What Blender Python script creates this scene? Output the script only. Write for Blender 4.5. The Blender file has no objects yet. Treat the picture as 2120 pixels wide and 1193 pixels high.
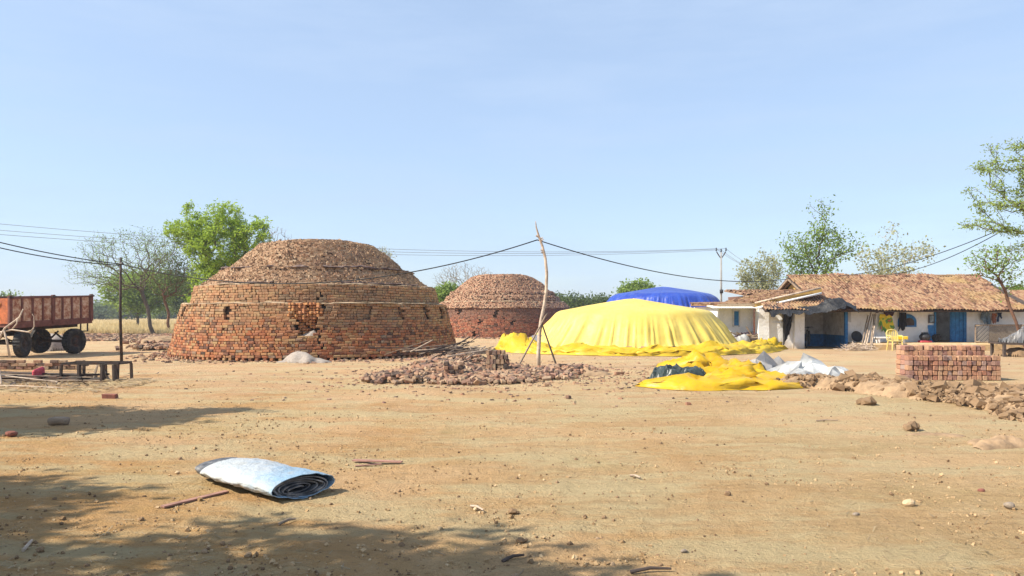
import bpy, math, random
import numpy as np
from mathutils import Vector, Matrix, Euler

# ------------------------------------------------------------------ scene, camera, sky, sun
S = bpy.context.scene
COL = S.collection
F, CX, HY, H = 1550.0, 1060.0, 650.0, 1.6        # focal length and horizon of the photograph, eye height
cam_d = bpy.data.cameras.new('camera'); cam = bpy.data.objects.new('camera', cam_d); COL.objects.link(cam)
cam.location = (0, 0, H); cam.rotation_euler = (math.radians(90), 0, 0)
cam_d.sensor_width = 36.0; cam_d.lens = 36.0 * F / 2120.0
cam_d.shift_y = (HY - 596.5) / 2120.0
cam_d.clip_start = 0.1; cam_d.clip_end = 6000
S.camera = cam

SUN_EL, SUN_AZ = math.radians(44), math.radians(17)     # from the left, a little behind the viewer
to_sun = Vector((-math.cos(SUN_AZ) * math.cos(SUN_EL), -math.sin(SUN_AZ) * math.cos(SUN_EL), math.sin(SUN_EL)))
world = bpy.data.worlds.new('World'); S.world = world; world.use_nodes = True
wn, wl = world.node_tree.nodes, world.node_tree.links
sky = wn.new('ShaderNodeTexSky'); sky.sky_type = 'NISHITA'; sky.sun_disc = False
sky.sun_elevation = SUN_EL; sky.sun_rotation = math.atan2(to_sun.x, to_sun.y)
sky.air_density = 1.0; sky.dust_density = .9; sky.ozone_density = 2.2; sky.altitude = 0
# thin, even milky veil of high haze over the whole sky, with faint streaks of cirrus
tc = wn.new('ShaderNodeTexCoord'); mpn = wn.new('ShaderNodeMapping'); mpn.inputs['Scale'].default_value = (1.0, 1.0, 6.0)
cir = wn.new('ShaderNodeTexNoise'); cir.inputs['Scale'].default_value = 3.0; cir.inputs['Detail'].default_value = 7; cir.inputs['Roughness'].default_value = .62
crp = wn.new('ShaderNodeMapRange'); crp.inputs[1].default_value = .42; crp.inputs[2].default_value = .75; crp.inputs[3].default_value = .55; crp.inputs[4].default_value = .82
veil = wn.new('ShaderNodeMix'); veil.data_type = 'RGBA'; veil.inputs[7].default_value = (2.8, 3.55, 4.75, 1)
wl.new(tc.outputs['Generated'], mpn.inputs[0]); wl.new(mpn.outputs[0], cir.inputs['Vector']); wl.new(cir.outputs[0], crp.inputs[0]); wl.new(crp.outputs[0], veil.inputs[0])
wl.new(sky.outputs[0], veil.inputs[6]); wl.new(veil.outputs[2], wn['Background'].inputs[0]); wn['Background'].inputs[1].default_value = 0.128
sun_d = bpy.data.lights.new('sun', 'SUN'); sun_d.energy = 5.0; sun_d.angle = math.radians(0.55); sun_d.color = (1.0, 0.92, 0.79)
sun = bpy.data.objects.new('sun', sun_d); COL.objects.link(sun)
sun.rotation_euler = (-to_sun).to_track_quat('-Z', 'Y').to_euler(); sun.location = (-20, -10, 40)
S.view_settings.view_transform = 'Standard'; S.view_settings.look = 'None'
S.view_settings.exposure = 0.74; S.view_settings.gamma = 1.0; S.view_settings.use_curve_mapping = False

rng = np.random.default_rng(7)
random.seed(7)
PI = math.pi

def at(x, y, d):
    return Vector(((x - CX) * d / F, d, H + (HY - y) * d / F))
def gp(x, y):
    d = H * F / (y - HY)
    return Vector(((x - CX) * d / F, d, 0))

# ------------------------------------------------------------------ noise
def _hash(ix, iy, iz, seed):
    n = (ix * 374761393 + iy * 668265263 + iz * 2147483647 + seed * 974711) & 0xFFFFFFFF
    n = ((n ^ (n >> 13)) * 1274126177) & 0xFFFFFFFF
    n = n ^ (n >> 16)
    return (n & 0xFFFF) / 32767.5 - 1.0
def vnoise(p, seed=0):
    p = np.asarray(p, float)
    i = np.floor(p).astype(np.int64); f = p - i; f = f * f * (3 - 2 * f)
    r = 0
    for dx in (0, 1):
        wx = f[:, 0] if dx else 1 - f[:, 0]
        for dy in (0, 1):
            wy = f[:, 1] if dy else 1 - f[:, 1]
            for dz in (0, 1):
                wz = f[:, 2] if dz else 1 - f[:, 2]
                r = r + wx * wy * wz * _hash(i[:, 0] + dx, i[:, 1] + dy, i[:, 2] + dz, seed)
    return r
def fbm(p, o=4, seed=0):
    p = np.asarray(p, float); a, s = 1.0, 0
    for k in range(o):
        s = s + a * vnoise(p * 2 ** k, seed + k); a *= 0.5
    return s
def ridge(p, o=3, seed=0):
    p = np.asarray(p, float); a, s = 1.0, 0
    for k in range(o):
        s = s + a * (1 - 2 * np.abs(vnoise(p * 2 ** k, seed + k))); a *= 0.5
    return s
def P3(x, y, z=0):
    x = np.asarray(x, float); return np.stack([x, np.broadcast_to(y, x.shape), np.broadcast_to(z, x.shape)], -1)

def gz(x, y):
    """height of the yard at (x, y)"""
    x = np.atleast_1d(np.asarray(x, float)); y = np.atleast_1d(np.asarray(y, float))
    r = np.hypot(x, y)
    h = 0.022 * fbm(P3(x * .25, y * .25), 3, 11) + 0.010 * fbm(P3(x * 1.3, y * 1.3), 3, 12) * np.clip(40 / (r + 1), 0, 1)
    # shallow wheel ruts crossing the yard
    for (a, b, w) in ((0.18, 7.4, .16), (0.18, 9.1, .16), (-0.32, 12.5, .2), (-0.30, 14.2, .2)):
        q = y - (b + a * x) - .25 * np.sin(x * .7 + b)
        h = h - 0.02 * np.exp(-(q / w) ** 2) + .008 * np.exp(-((np.abs(q) - 1.6 * w) / (w * .6)) ** 2)
    return h
def gz1(x, y): return float(gz(x, y)[0])

# ------------------------------------------------------------------ mesh helpers
class MB:
    def __init__(s): s.v = []; s.f = []; s.r = []; s.n = 0
    def add(s, v, f, rnd=0.5):
        v = np.asarray(v, float).reshape(-1, 3)
        s.v.append(v); s.r.append(np.full(len(v), rnd) if np.isscalar(rnd) else np.asarray(rnd, float))
        o = s.n; s.f.extend([tuple(i + o for i in q) for q in f]); s.n += len(v); return s
    def batch(s, tv, tf, M, T, rnd):
        tv = np.asarray(tv, float); N = len(T); k = len(tv)
        if N == 0: return s
        V = np.einsum('nij,kj->nki', M, tv) + T[:, None, :]
        s.v.append(V.reshape(-1, 3)); s.r.append(np.repeat(rnd, k))
        off = (np.arange(N) * k + s.n)
        for q in tf:
            s.f.extend(map(tuple, (off[:, None] + np.array(q)[None]).tolist()))
        s.n += N * k; return s
    def box(s, c, d, rz=0, rnd=0.5, bev=0.0, rx=0, ry=0):
        tv, tf = chamfer_box(*d, bev) if bev else plain_box(*d)
        M = np.array(Euler((rx, ry, rz)).to_matrix())
        return s.add(tv @ M.T + np.array(c), tf, rnd)
    def bar(s, a, b, w, h, rnd=0.5, up=(0, 0, 1)):
        a = Vector(a); b = Vector(b); z = (b - a); L = z.length; z.normalize()
        x = Vector(up).cross(z)
        if x.length < 1e-4: x = Vector((1, 0, 0))
        x.normalize(); y = z.cross(x)
        tv, tf = plain_box(w, h, L)
        M = np.array([x, y, z]).T
        return s.add(tv @ M.T + np.array((a + b) / 2), tf, rnd)
    def tube(s, pts, rad, n=6, rnd=0.5, cap=True):
        pts = np.asarray([tuple(p) for p in pts], float); m = len(pts)
        rad = np.full(m, rad) if np.isscalar(rad) else np.asarray(rad, float)
        t = np.gradient(pts, axis=0); t /= np.linalg.norm(t, axis=1)[:, None] + 1e-9
        ref = np.array([0, 0, 1.0]) if abs(t[:, 2]).mean() < .8 else np.array([1.0, 0, 0])
        u = np.cross(t, ref); u /= np.linalg.norm(u, axis=1)[:, None] + 1e-9; w = np.cross(t, u)
        a = np.arange(n) * 2 * PI / n
        V = pts[:, None] + rad[:, None, None] * (np.cos(a)[None, :, None] * u[:, None] + np.sin(a)[None, :, None] * w[:, None])
        f = [(i * n + j, i * n + (j + 1) % n, (i + 1) * n + (j + 1) % n, (i + 1) * n + j) for i in range(m - 1) for j in range(n)]
        if cap: f += [tuple(range(n))[::-1], tuple((m - 1) * n + j for j in range(n))]
        return s.add(V.reshape(-1, 3), f, rnd)
    def grid(s, P, rnd=0.5, wrap=False):
        m, n = P.shape[:2]
        jn = n if wrap else n - 1
        f = [(i * n + j, i * n + (j + 1) % n, (i + 1) * n + (j + 1) % n, (i + 1) * n + j) for i in range(m - 1) for j in range(jn)]
        return s.add(P.reshape(-1, 3), f, rnd if np.isscalar(rnd) else np.asarray(rnd).reshape(-1))
    def mesh(s, name, mat, smooth=False, off=None):
        V = np.concatenate(s.v); 
        if off is not None: V = V - np.array(off)
        me = bpy.data.meshes.new(name); me.from_pydata(V.tolist(), [], s.f)
        at_ = me.attributes.new('rnd', 'FLOAT', 'POINT'); at_.data.foreach_set('value', np.concatenate(s.r).astype(np.float32))
        if smooth: me.polygons.foreach_set('use_smooth', np.ones(len(me.polygons), bool))
        me.materials.append(mat); me.update(); return me
    def build(s, name, mat, parent=None, smooth=False, loc=None, local=False):
        """one mesh object; world-space vertices are re-based on the thing's own origin"""
        L = LOC[parent.name] if parent is not None else (Vector(loc) if loc is not None else Vector((0, 0, 0)))
        me = s.mesh(name, mat, smooth, None if local else L)
        o = bpy.data.objects.new(name, me); COL.objects.link(o)
        if parent is not None: o.parent = parent
        else: o.location = L
        LOC[o.name] = L
        return o
LOC = {}
def plain_box(x, y, z):
    x, y, z = x / 2, y / 2, z / 2
    v = np.array([(-x, -y, -z), (x, -y, -z), (x, y, -z), (-x, y, -z), (-x, -y, z), (x, -y, z), (x, y, z), (-x, y, z)])
    return v, [(0, 3, 2, 1), (4, 5, 6, 7), (0, 1, 5, 4), (1, 2, 6, 5), (2, 3, 7, 6), (3, 0, 4, 7)]
def chamfer_box(x, y, z, b):
    v = []; idx = {}
    h = (x / 2, y / 2, z / 2)
    for sx in (-1, 1):
        for sy in (-1, 1):
            for sz in (-1, 1):
                for ax in range(3):
                    p = [sx * (h[0] - b), sy * (h[1] - b), sz * (h[2] - b)]
                    p[ax] = (sx, sy, sz)[ax] * h[ax]
                    idx[(sx, sy, sz, ax)] = len(v); v.append(p)
    f = []
    for ax in range(3):
        o = [i for i in range(3) if i != ax]
        for s in (-1, 1):
            q = []
            for (a, c) in ((-1, -1), (1, -1), (1, 1), (-1, 1)):
                k = [0, 0, 0]; k[ax] = s; k[o[0]] = a; k[o[1]] = c; q.append(idx[(*k, ax)])
            f.append(tuple(q if (s == 1) == (ax != 1) else q[::-1]))
    for ax in range(3):
        o = [i for i in range(3) if i != ax]
        for a in (-1, 1):
            for c in (-1, 1):
                k0 = [0, 0, 0]; k0[ax] = -1; k0[o[0]] = a; k0[o[1]] = c
                k1 = list(k0); k1[ax] = 1
                q = [idx[(*k0, o[0])], idx[(*k1, o[0])], idx[(*k1, o[1])], idx[(*k0, o[1])]]
                f.append(tuple(q))
    for sx in (-1, 1):
        for sy in (-1, 1):
            for sz in (-1, 1): f.append(tuple(idx[(sx, sy, sz, a)] for a in range(3)))
    V = np.array(v)
    ff = []
    for q in f:     # consistent outward normals
        a, b_, c = V[q[0]], V[q[1]], V[q[2]]
        ff.append(q if np.dot(np.cross(b_ - a, c - a), V[list(q)].mean(0)) > 0 else q[::-1])
    return V, ff
def rotz(a):
    a = np.asarray(a, float); c, s = np.cos(a), np.sin(a); z = np.zeros_like(a); o = np.ones_like(a)
    return np.stack([np.stack([c, -s, z], -1), np.stack([s, c, z], -1), np.stack([z, z, o], -1)], -2)
def rand_rot(n, tilt=PI, g=rng):
    ax = g.normal(size=(n, 3)); ax /= np.linalg.norm(ax, axis=1)[:, None]; an = g.uniform(-tilt, tilt, n)
    K = np.zeros((n, 3, 3)); K[:, 0, 1] = -ax[:, 2]; K[:, 0, 2] = ax[:, 1]; K[:, 1, 0] = ax[:, 2]; K[:, 1, 2] = -ax[:, 0]; K[:, 2, 0] = -ax[:, 1]; K[:, 2, 1] = ax[:, 0]
    return np.eye(3)[None] + np.sin(an)[:, None, None] * K + (1 - np.cos(an))[:, None, None] * (K @ K)
def chunk(seed, sq=.35):
    g = np.random.default_rng(seed); v, f = plain_box(1, 1, 1)
    return v * (1 + g.uniform(-sq, sq, v.shape)), f
def icochunk(seed, j=.22):
    t = (1 + 5 ** .5) / 2
    v = np.array([(-1, t, 0), (1, t, 0), (-1, -t, 0), (1, -t, 0), (0, -1, t), (0, 1, t), (0, -1, -t), (0, 1, -t), (t, 0, -1), (t, 0, 1), (-t, 0, -1), (-t, 0, 1)]) / 3.8
    f = [(0, 11, 5), (0, 5, 1), (0, 1, 7), (0, 7, 10), (0, 10, 11), (1, 5, 9), (5, 11, 4), (11, 10, 2), (10, 7, 6), (7, 1, 8), (3, 9, 4), (3, 4, 2), (3, 2, 6), (3, 6, 8), (3, 8, 9), (4, 9, 5), (2, 4, 11), (6, 2, 10), (8, 6, 7), (9, 8, 1)]
    return v * (1 + np.random.default_rng(seed).uniform(-j, j, v.shape)), f

def tag(o, label, cat, group=None):
    o['label'] = label; o['category'] = cat
    if group: o['group'] = group
    return o
def thing(name, label, cat, loc, group=None, rot=None):
    o = bpy.data.objects.new(name, None); COL.objects.link(o); o.location = loc; o.empty_display_size = .2
    if rot: o.rotation_euler = rot
    LOC[o.name] = Vector(loc); return tag(o, label, cat, group)
def inst(name, me, parent, loc, rot=None):
    o = bpy.data.objects.new(name, me); COL.objects.link(o)
    if parent is not None: o.parent = parent; o.location = Vector(loc) - LOC[parent.name]
    else: o.location = loc; LOC[o.name] = Vector(loc)
    if rot is not None: o.rotation_euler = rot
    return o

# ------------------------------------------------------------------ materials
class NT:
    def __init__(s, name):
        s.m = bpy.data.materials.new(name); s.m.use_nodes = True
        s.n = s.m.node_tree.nodes; s.l = s.m.node_tree.links; s.b = s.n['Principled BSDF']
        s.pos = s.n.new('ShaderNodeNewGeometry').outputs['Position']
    def set(s, **k):
        for a, b in k.items(): s.b.inputs[a.replace('_', ' ')].default_value = b
        return s
    def noise(s, scale, detail=5, rough=.6, vec=None, dist=0, stretch=None):
        t = s.n.new('ShaderNodeTexNoise'); t.inputs['Scale'].default_value = scale; t.inputs['Detail'].default_value = detail
        t.inputs['Roughness'].default_value = rough; t.inputs['Distortion'].default_value = dist
        v = vec or s.pos
        if stretch:
            mp = s.n.new('ShaderNodeMapping'); mp.inputs['Scale'].default_value = stretch; s.l.new(v, mp.inputs[0]); v = mp.outputs[0]
        s.l.new(v, t.inputs['Vector']); return t.outputs['Fac']
    def ramp(s, fac, stops, interp='LINEAR'):
        r = s.n.new('ShaderNodeValToRGB'); r.color_ramp.interpolation = interp; e = r.color_ramp.elements
        while len(e) < len(stops): e.new(.5)
        for k, (p, c) in enumerate(stops): e[k].position = p; e[k].color = (*c, 1) if not np.isscalar(c) else (c, c, c, 1)
        s.l.new(fac, r.inputs[0]); return r.outputs[0]
    def mix(s, fac, a, b, mode='MIX'):
        m = s.n.new('ShaderNodeMix'); m.data_type = 'RGBA'; m.blend_type = mode
        for v, i in ((fac, 0), (a, 6), (b, 7)):
            if hasattr(v, 'is_linked'): s.l.new(v, m.inputs[i])
            else: m.inputs[i].default_value = v if (i == 0 or len(v) == 4) else (*v, 1)
        return m.outputs[2]
    def math(s, op, a, b=0.0, clamp=False):
        m = s.n.new('ShaderNodeMath'); m.operation = op; m.use_clamp = clamp
        for i, v in enumerate((a, b)):
            if hasattr(v, 'is_linked'): s.l.new(v, m.inputs[i])
            else: m.inputs[i].default_value = v
        return m.outputs[0]
    def sep(s, i):
        x = s.n.new('ShaderNodeSeparateXYZ'); s.l.new(s.pos, x.inputs[0]); return x.outputs[i]
    def rnd(s, obj=False):
        if obj: return s.n.new('ShaderNodeObjectInfo').outputs['Random']
        a = s.n.new('ShaderNodeAttribute'); a.attribute_name = 'rnd'; return a.outputs['Fac']
    def bump(s, h, strength=.5, dist=.02):
        b = s.n.new('ShaderNodeBump'); b.inputs['Strength'].default_value = strength; b.inputs['Distance'].default_value = dist
        s.l.new(h, b.inputs['Height']); s.l.new(b.outputs[0], s.b.inputs['Normal']); return s
    def color(s, c):
        if hasattr(c, 'is_linked'): s.l.new(c, s.b.inputs['Base Color'])
        else: s.b.inputs['Base Color'].default_value = (*c, 1)
        return s
def simple(name, c, rough=.8, var=.25, scale=6, metallic=0, dirt=None, bump=0, stretch=None, spec=.3):
    t = NT(name); t.set(Roughness=rough, Metallic=metallic); t.b.inputs['Specular IOR Level'].default_value = spec
    n = t.noise(scale, 5, .65, stretch=stretch)
    lo = tuple(x * (1 - var) for x in c); hi = tuple(min(1, x * (1 + var)) for x in c)
    out = t.ramp(n, [(.3, lo), (.7, hi)])
    if dirt: out = t.mix(t.ramp(t.noise(scale * .6, 6, .7), [(.48, 0), (.66, .85)]), out, dirt)
    t.color(out)
    if bump: t.bump(t.noise(scale * 6, 4), bump, .01)
    return t.m

def brick_mat(name, obj, lower=True, stops=None, dust=(.41, .285, .16), dust_amt=.5, zlo=.9, zhi=1.7, soot_and_shade=.6):
    t = NT(name); t.set(Roughness=.92); t.b.inputs['Specular IOR Level'].default_value = .15
    r = t.rnd(obj)
    c = t.ramp(r, stops or [(0, (.05, .03, .028)), (.08, (.15, .065, .045)), (.25, (.36, .115, .05)), (.45, (.45, .19, .08)), (.62, (.42, .27, .13)), (.78, (.30, .11, .06)), (.9, (.50, .21, .10)), (1, (.24, .19, .14))])
    if lower:     # weathering: upper courses plastered with dry yellow mud, uneven
        z = t.sep(2)
        zz = t.math('MULTIPLY_ADD', t.noise(.8, 3), 1.6); zz.node.inputs[2].default_value = -.8
        zz = t.math('ADD', z, zz)
        f = t.math('DIVIDE', t.math('SUBTRACT', zz, zlo), zhi - zlo, True)
        f = t.math('MULTIPLY', f, t.ramp(t.noise(7, 4, .7), [(.25, dust_amt * .35), (.7, dust_amt * 1.5)]), True)
        c = t.mix(f, c, dust)
    c = t.mix(t.ramp(t.noise(.55, 4, .6), [(.55, 0), (.75, soot_and_shade * .8)]), c, (.15, .095, .075))
    c = t.mix(t.ramp(t.noise(30, 5, .7), [(.4, .0), (.8, .4)]), c, (.45, .33, .20), 'MIX')
    c = t.mix(.55, c, t.ramp(t.noise(16, 4, .7), [(.25, .45), (.6, 1.0)]), 'MULTIPLY')
    t.color(c); t.bump(t.noise(45, 5, .7), .6, .012)
    return t.m
M = {}
M['brick_o'] = brick_mat('kiln_brick', True); M['brick_j'] = brick_mat('kiln_brick_rest', False)
FARST = [(0, (.05, .03, .03)), (.12, (.17, .07, .05)), (.45, (.33, .10, .06)), (.75, (.40, .15, .085)), (1, (.30, .17, .11))]
M['brick_far'] = brick_mat('far_kiln_brick', False, stops=FARST, dust=(.20, .11, .085), dust_amt=.8, zlo=.9, zhi=1.5, soot_and_shade=.5)
LST = [(0, (.05, .04, .04)), (.18, (.14, .09, .075)), (.35, (.29, .14, .09)), (.6, (.40, .25, .155)), (.8, (.36, .26, .17)), (1, (.24, .13, .11))]
M['brick_l_o'] = brick_mat('loose_brick', True, False, stops=LST); M['brick_l_j'] = brick_mat('loose_brick_rest', False, False, stops=LST)
SST = [(0, (.20, .12, .11)), (.15, (.34, .16, .12)), (.4, (.45, .24, .14)), (.65, (.48, .30, .19)), (.85, (.40, .17, .11)), (1, (.33, .25, .22))]
M['brick_s_o'] = brick_mat('stacked_brick', True, False, stops=SST, soot_and_shade=.3)
M['brick_s_j'] = brick_mat('stacked_brick_rest', False, False, stops=SST, soot_and_shade=.3)
def chunk_mat(name, stops, soot_and_shade=0.0, bump=.5):
    t = NT(name); t.set(Roughness=.95); t.b.inputs['Specular IOR Level'].default_value = .1
    c = t.ramp(t.rnd(False), stops)
    c = t.mix(t.ramp(t.noise(.7, 4), [(.42, 0), (.7, .6)]), c, stops[len(stops) // 2][1])
    if soot_and_shade: c = t.mix(t.ramp(t.noise(1.1, 4), [(.55, 0), (.72, soot_and_shade)]), c, (.14, .09, .08))
    c = t.mix(.5, c, t.ramp(t.noise(22, 4, .7), [(.25, .5), (.65, 1.0)]), 'MULTIPLY')
    t.color(c); t.bump(t.noise(40, 4), bump, .01); return t.m
M['dome'] = chunk_mat('kiln_cap_rubble', [(0, (.14, .085, .06)), (.2, (.33, .21, .13)), (.5, (.43, .30, .19)), (.8, (.40, .23, .14)), (1, (.52, .40, .27))], .35)
M['dome_far'] = chunk_mat('far_kiln_cap_rubble', [(0, (.20, .10, .07)), (.3, (.40, .22, .14)), (.7, (.46, .29, .19)), (1, (.50, .37, .25))], .2)
M['core'] = simple('kiln_core_gap_shade', (.13, .085, .06), .95, .4, 5)  # dark brown stands in for shade between bricks and lumps
M['mud'] = simple('pale_mud', (.38, .28, .18), .95, .25, 9, bump=.5)
M['ash'] = simple('pale_ash', (.31, .265, .225), .95, .2, 12, bump=.4)
M['clod'] = chunk_mat('earth_clods', [(0, (.10, .062, .038)), (.4, (.21, .135, .077)), (.8, (.29, .19, .11)), (1, (.35, .245, .15))])
M['crumb'] = chunk_mat('dry_earth_crumbs', [(0, (.16, .10, .055)), (.4, (.34, .22, .11)), (.8, (.48, .33, .18)), (1, (.56, .42, .25))])
M['soil'] = simple('dug_soil', (.30, .20, .115), .95, .35, 5, bump=.9)

# ground: dry beaten earth
def ground_mat():
    t = NT('dry_earth'); t.set(Roughness=.96); t.b.inputs['Specular IOR Level'].default_value = .08
    x, y = t.sep(0), t.sep(1)
    base = t.ramp(t.noise(.35, 6, .62), [(.28, (.40, .235, .095)), (.43, (.50, .31, .145)), (.55, (.55, .37, .195)), (.62, (.47, .35, .17)), (.75, (.57, .40, .235))])
    # greyer, straw-coloured soil on the right side of the yard
    g = t.math('ADD', t.math('MULTIPLY', x, .10), t.math('MULTIPLY', t.noise(.22, 5, .65), 2.6))
    g = t.ramp(t.math('MULTIPLY', g, .5), [(.42, 0), (.9, .85)])
    base = t.mix(g, base, t.ramp(t.noise(.9, 6, .7, stretch=(.6, 1.6, 1)), [(.3, (.43, .32, .175)), (.7, (.56, .44, .27))]))
    # redder, ochre soil at the near left
    o = t.math('ADD', t.math('MULTIPLY', x, -.06), t.math('MULTIPLY', y, -.05)); o = t.math('ADD', o, t.math('MULTIPLY', t.noise(.5, 5), 1.6))
    base = t.mix(t.ramp(o, [(.35, 0), (1.0, .7)]), base, (.47, .26, .09))
    # brick dust round the kilns
    d = t.ramp(t.math('ADD', t.math('DIVIDE', y, 40), t.math('MULTIPLY', t.noise(.4, 5, .65), .9)), [(.72, 0), (1.1, .7)])
    base = t.mix(d, base, t.ramp(t.noise(1.2, 5), [(.35, (.50, .31, .19)), (.65, (.60, .44, .32))]))
    # far field of dead grass
    far = t.ramp(t.math('DIVIDE', y, 100), [(.58, 0), (.66, 1)])
    base = t.mix(far, base, t.ramp(t.noise(.12, 6, .7), [(.3, (.42, .30, .12)), (.7, (.60, .46, .21))]))
    # small dark crumbs, twigs and damp specks
    sp = t.ramp(t.noise(26, 3, .75), [(.62, 0), (.72, .75)])
    base = t.mix(sp, base, (.17, .11, .06))
    base = t.mix(t.ramp(t.noise(70, 3, .8, stretch=(.35, 1, 1)), [(.58, 0), (.75, .6)]), base, (.24, .17, .10))
    base = t.mix(t.ramp(t.noise(9, 6, .75, stretch=(.5, 1.5, 1)), [(.55, 0), (.8, .55)]), base, (.30, .20, .11))
    base = t.mix(t.ramp(t.noise(4, 6, .75), [(.5, 0), (.75, .6)]), base, (.66, .50, .32))
    base = t.mix(t.ramp(t.noise(1.7, 6, .72, stretch=(.45, 1.3, 1)), [(.52, 0), (.7, .6)]), base, (.36, .24, .12))
    wn_ = t.ramp(t.noise(.28, 4, .55, dist=.6), [(.5, 0), (.6, .55)]); base = t.mix(wn_, base, (.62, .44, .27))
    tr_ = t.n.new('ShaderNodeMapping'); tr_.inputs['Rotation'].default_value = (0, 0, math.radians(-14)); tr_.inputs['Scale'].default_value = (.10, 2.2, 1); t.l.new(t.pos, tr_.inputs[0])
    base = t.mix(t.ramp(t.noise(2.2, 6, .75, vec=tr_.outputs[0]), [(.54, 0), (.66, .5)]), base, (.33, .225, .12))
    base = t.mix(1.0, base, (.93, .87, .79), 'MULTIPLY')
    base = t.mix(t.ramp(t.noise(.8, 6, .7, stretch=(.5, 1.4, 1)), [(.46, 0), (.58, .65)]), base, (.50, .41, .235))
    base = t.mix(t.ramp(t.noise(13, 4, .8, stretch=(.6, 1.6, 1)), [(.57, 0), (.68, .6)]), base, (.26, .165, .08))
    t.color(base)
    h = t.math('ADD', t.math('ADD', t.noise(7, 6, .72), t.math('MULTIPLY', t.noise(2.2, 5, .7, vec=tr_.outputs[0]), .8)), t.math('MULTIPLY', t.noise(38, 5, .75), .55))
    t.bump(h, 1.0, .075); return t.m
M['ground'] = ground_mat()

def tarp_mat(name, c, c2, stain=None, rough=.5, scale=2.0, bump=.35, bscale=5, stretch=None):
    t = NT(name); t.set(Roughness=rough); t.b.inputs['Specular IOR Level'].default_value = .35
    out = t.ramp(t.noise(scale, 5, .6), [(.35, c), (.68, c2)])
    if stain: out = t.mix(t.ramp(t.noise(scale * 2.2, 6, .7), [(.5, 0), (.74, .7)]), out, stain)
    out = t.mix(t.ramp(t.noise(scale * 9, 5, .7), [(.55, 0), (.8, .35)]), out, (.40, .30, .18)) if max(c) > .1 else out
    t.color(out); t.bump(t.noise(bscale, 5, .6, stretch=stretch), bump, .05); return t.m
M['yellow'] = tarp_mat('yellow_tarp', (.50, .295, .006), (.56, .355, .010), (.40, .21, .006), .42, 1.2)
M['yellow_pale'] = tarp_mat('sun_bleached_yellow_tarp', (.60, .44, .085), (.66, .52, .13), (.55, .37, .06), .5, .7)
M['yellow_roll'] = tarp_mat('crumpled_yellow_tarp', (.53, .345, .014), (.60, .42, .03), (.46, .27, .012), .45, 1.2)
M['blue_tarp'] = tarp_mat('blue_tarp', (.014, .038, .27), (.025, .07, .38), (.06, .11, .36), .35, .8)
M['black_plastic'] = tarp_mat('black_plastic', (.010, .010, .011), (.026, .026, .028), (.06, .055, .05), .55, 3, .5, 9)
M['grey_plastic'] = tarp_mat('grey_plastic', (.10, .10, .105), (.20, .20, .21), (.28, .24, .19), .4, 2)
M['white_plastic'] = tarp_mat('white_plastic', (.12, .12, .125), (.50, .51, .50), (.34, .30, .24), .45, 2)
M['green_plastic'] = tarp_mat('dark_green_plastic', (.018, .03, .028), (.05, .065, .06), None, .35, 3)
M['wood'] = simple('grey_wood', (.27, .20, .14), .85, .35, 5, stretch=(1, 1, 4), bump=.4)
M['wood_pale'] = simple('pale_peeled_wood', (.52, .41, .31), .85, .3, 6, dirt=(.20, .14, .10), bump=.5)
M['wood_dark'] = simple('dark_weathered_wood', (.075, .055, .045), .85, .4, 6, bump=.4)
M['wood_pink'] = simple('worn_pink_plank', (.30, .16, .12), .85, .35, 9, bump=.3)
M['bark'] = simple('tree_bark', (.11, .085, .065), .95, .4, 8, bump=.6)
M['bark_red'] = simple('reddish_bark', (.16, .085, .055), .95, .4, 8, bump=.6)
M['bark_pale'] = simple('pale_bark', (.36, .33, .28), .95, .3, 8, bump=.4)
M['twig'] = simple('dry_grey_twigs', (.23, .20, .16), .95, .3, 5)
M['cable'] = simple('black_cable', (.012, .012, .013), .6, .2, 5)
M['wire'] = simple('aluminium_wire', (.20, .21, .22), .5, .1, 5)
M['concrete'] = simple('weathered_concrete', (.36, .34, .31), .9, .2, 5)
M['rubber'] = simple('tyre_rubber', (.022, .021, .021), .8, .3, 8, dirt=(.10, .085, .065))
M['steel_dark'] = simple('dark_rusty_steel', (.045, .035, .03), .7, .4, 8, dirt=(.12, .055, .03), metallic=.2)
def leaf_mat(name, lo, hi):
    t = NT(name); t.set(Roughness=.6); t.b.inputs['Specular IOR Level'].default_value = .2
    t.color(t.mix(t.ramp(t.noise(.6, 3), [(.3, 0), (.7, .5)]), t.ramp(t.rnd(False), [(0, lo), (1, hi)]), hi))
    tr = t.n.new('ShaderNodeBsdfTranslucent'); mx = t.n.new('ShaderNodeMixShader'); mx.inputs[0].default_value = .35
    tr.inputs[0].default_value = (*[min(1, h * 1.25) for h in hi], 1)
    t.l.new(t.b.outputs[0], mx.inputs[1]); t.l.new(tr.outputs[0], mx.inputs[2])
    t.l.new(mx.outputs[0], t.n['Material Output'].inputs[0]); return t.m
M['leaf_bright'] = leaf_mat('bright_green_leaves', (.09, .18, .012), (.36, .48, .06))
M['leaf_mid'] = leaf_mat('mid_green_leaves', (.07, .13, .02), (.24, .33, .07))
M['leaf_yg'] = leaf_mat('yellow_green_leaves', (.10, .16, .03), (.32, .40, .10))
M['leaf_dark'] = leaf_mat('dusty_dark_leaves', (.04, .07, .02), (.11, .15, .05))
M['leaf_pale'] = leaf_mat('pale_dry_leaves', (.20, .22, .10), (.38, .38, .20))
M['straw'] = leaf_mat('dry_straw', (.40, .30, .14), (.62, .50, .27))
M['litter'] = leaf_mat('dry_leaf_litter', (.16, .11, .07), (.46, .36, .22))

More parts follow.
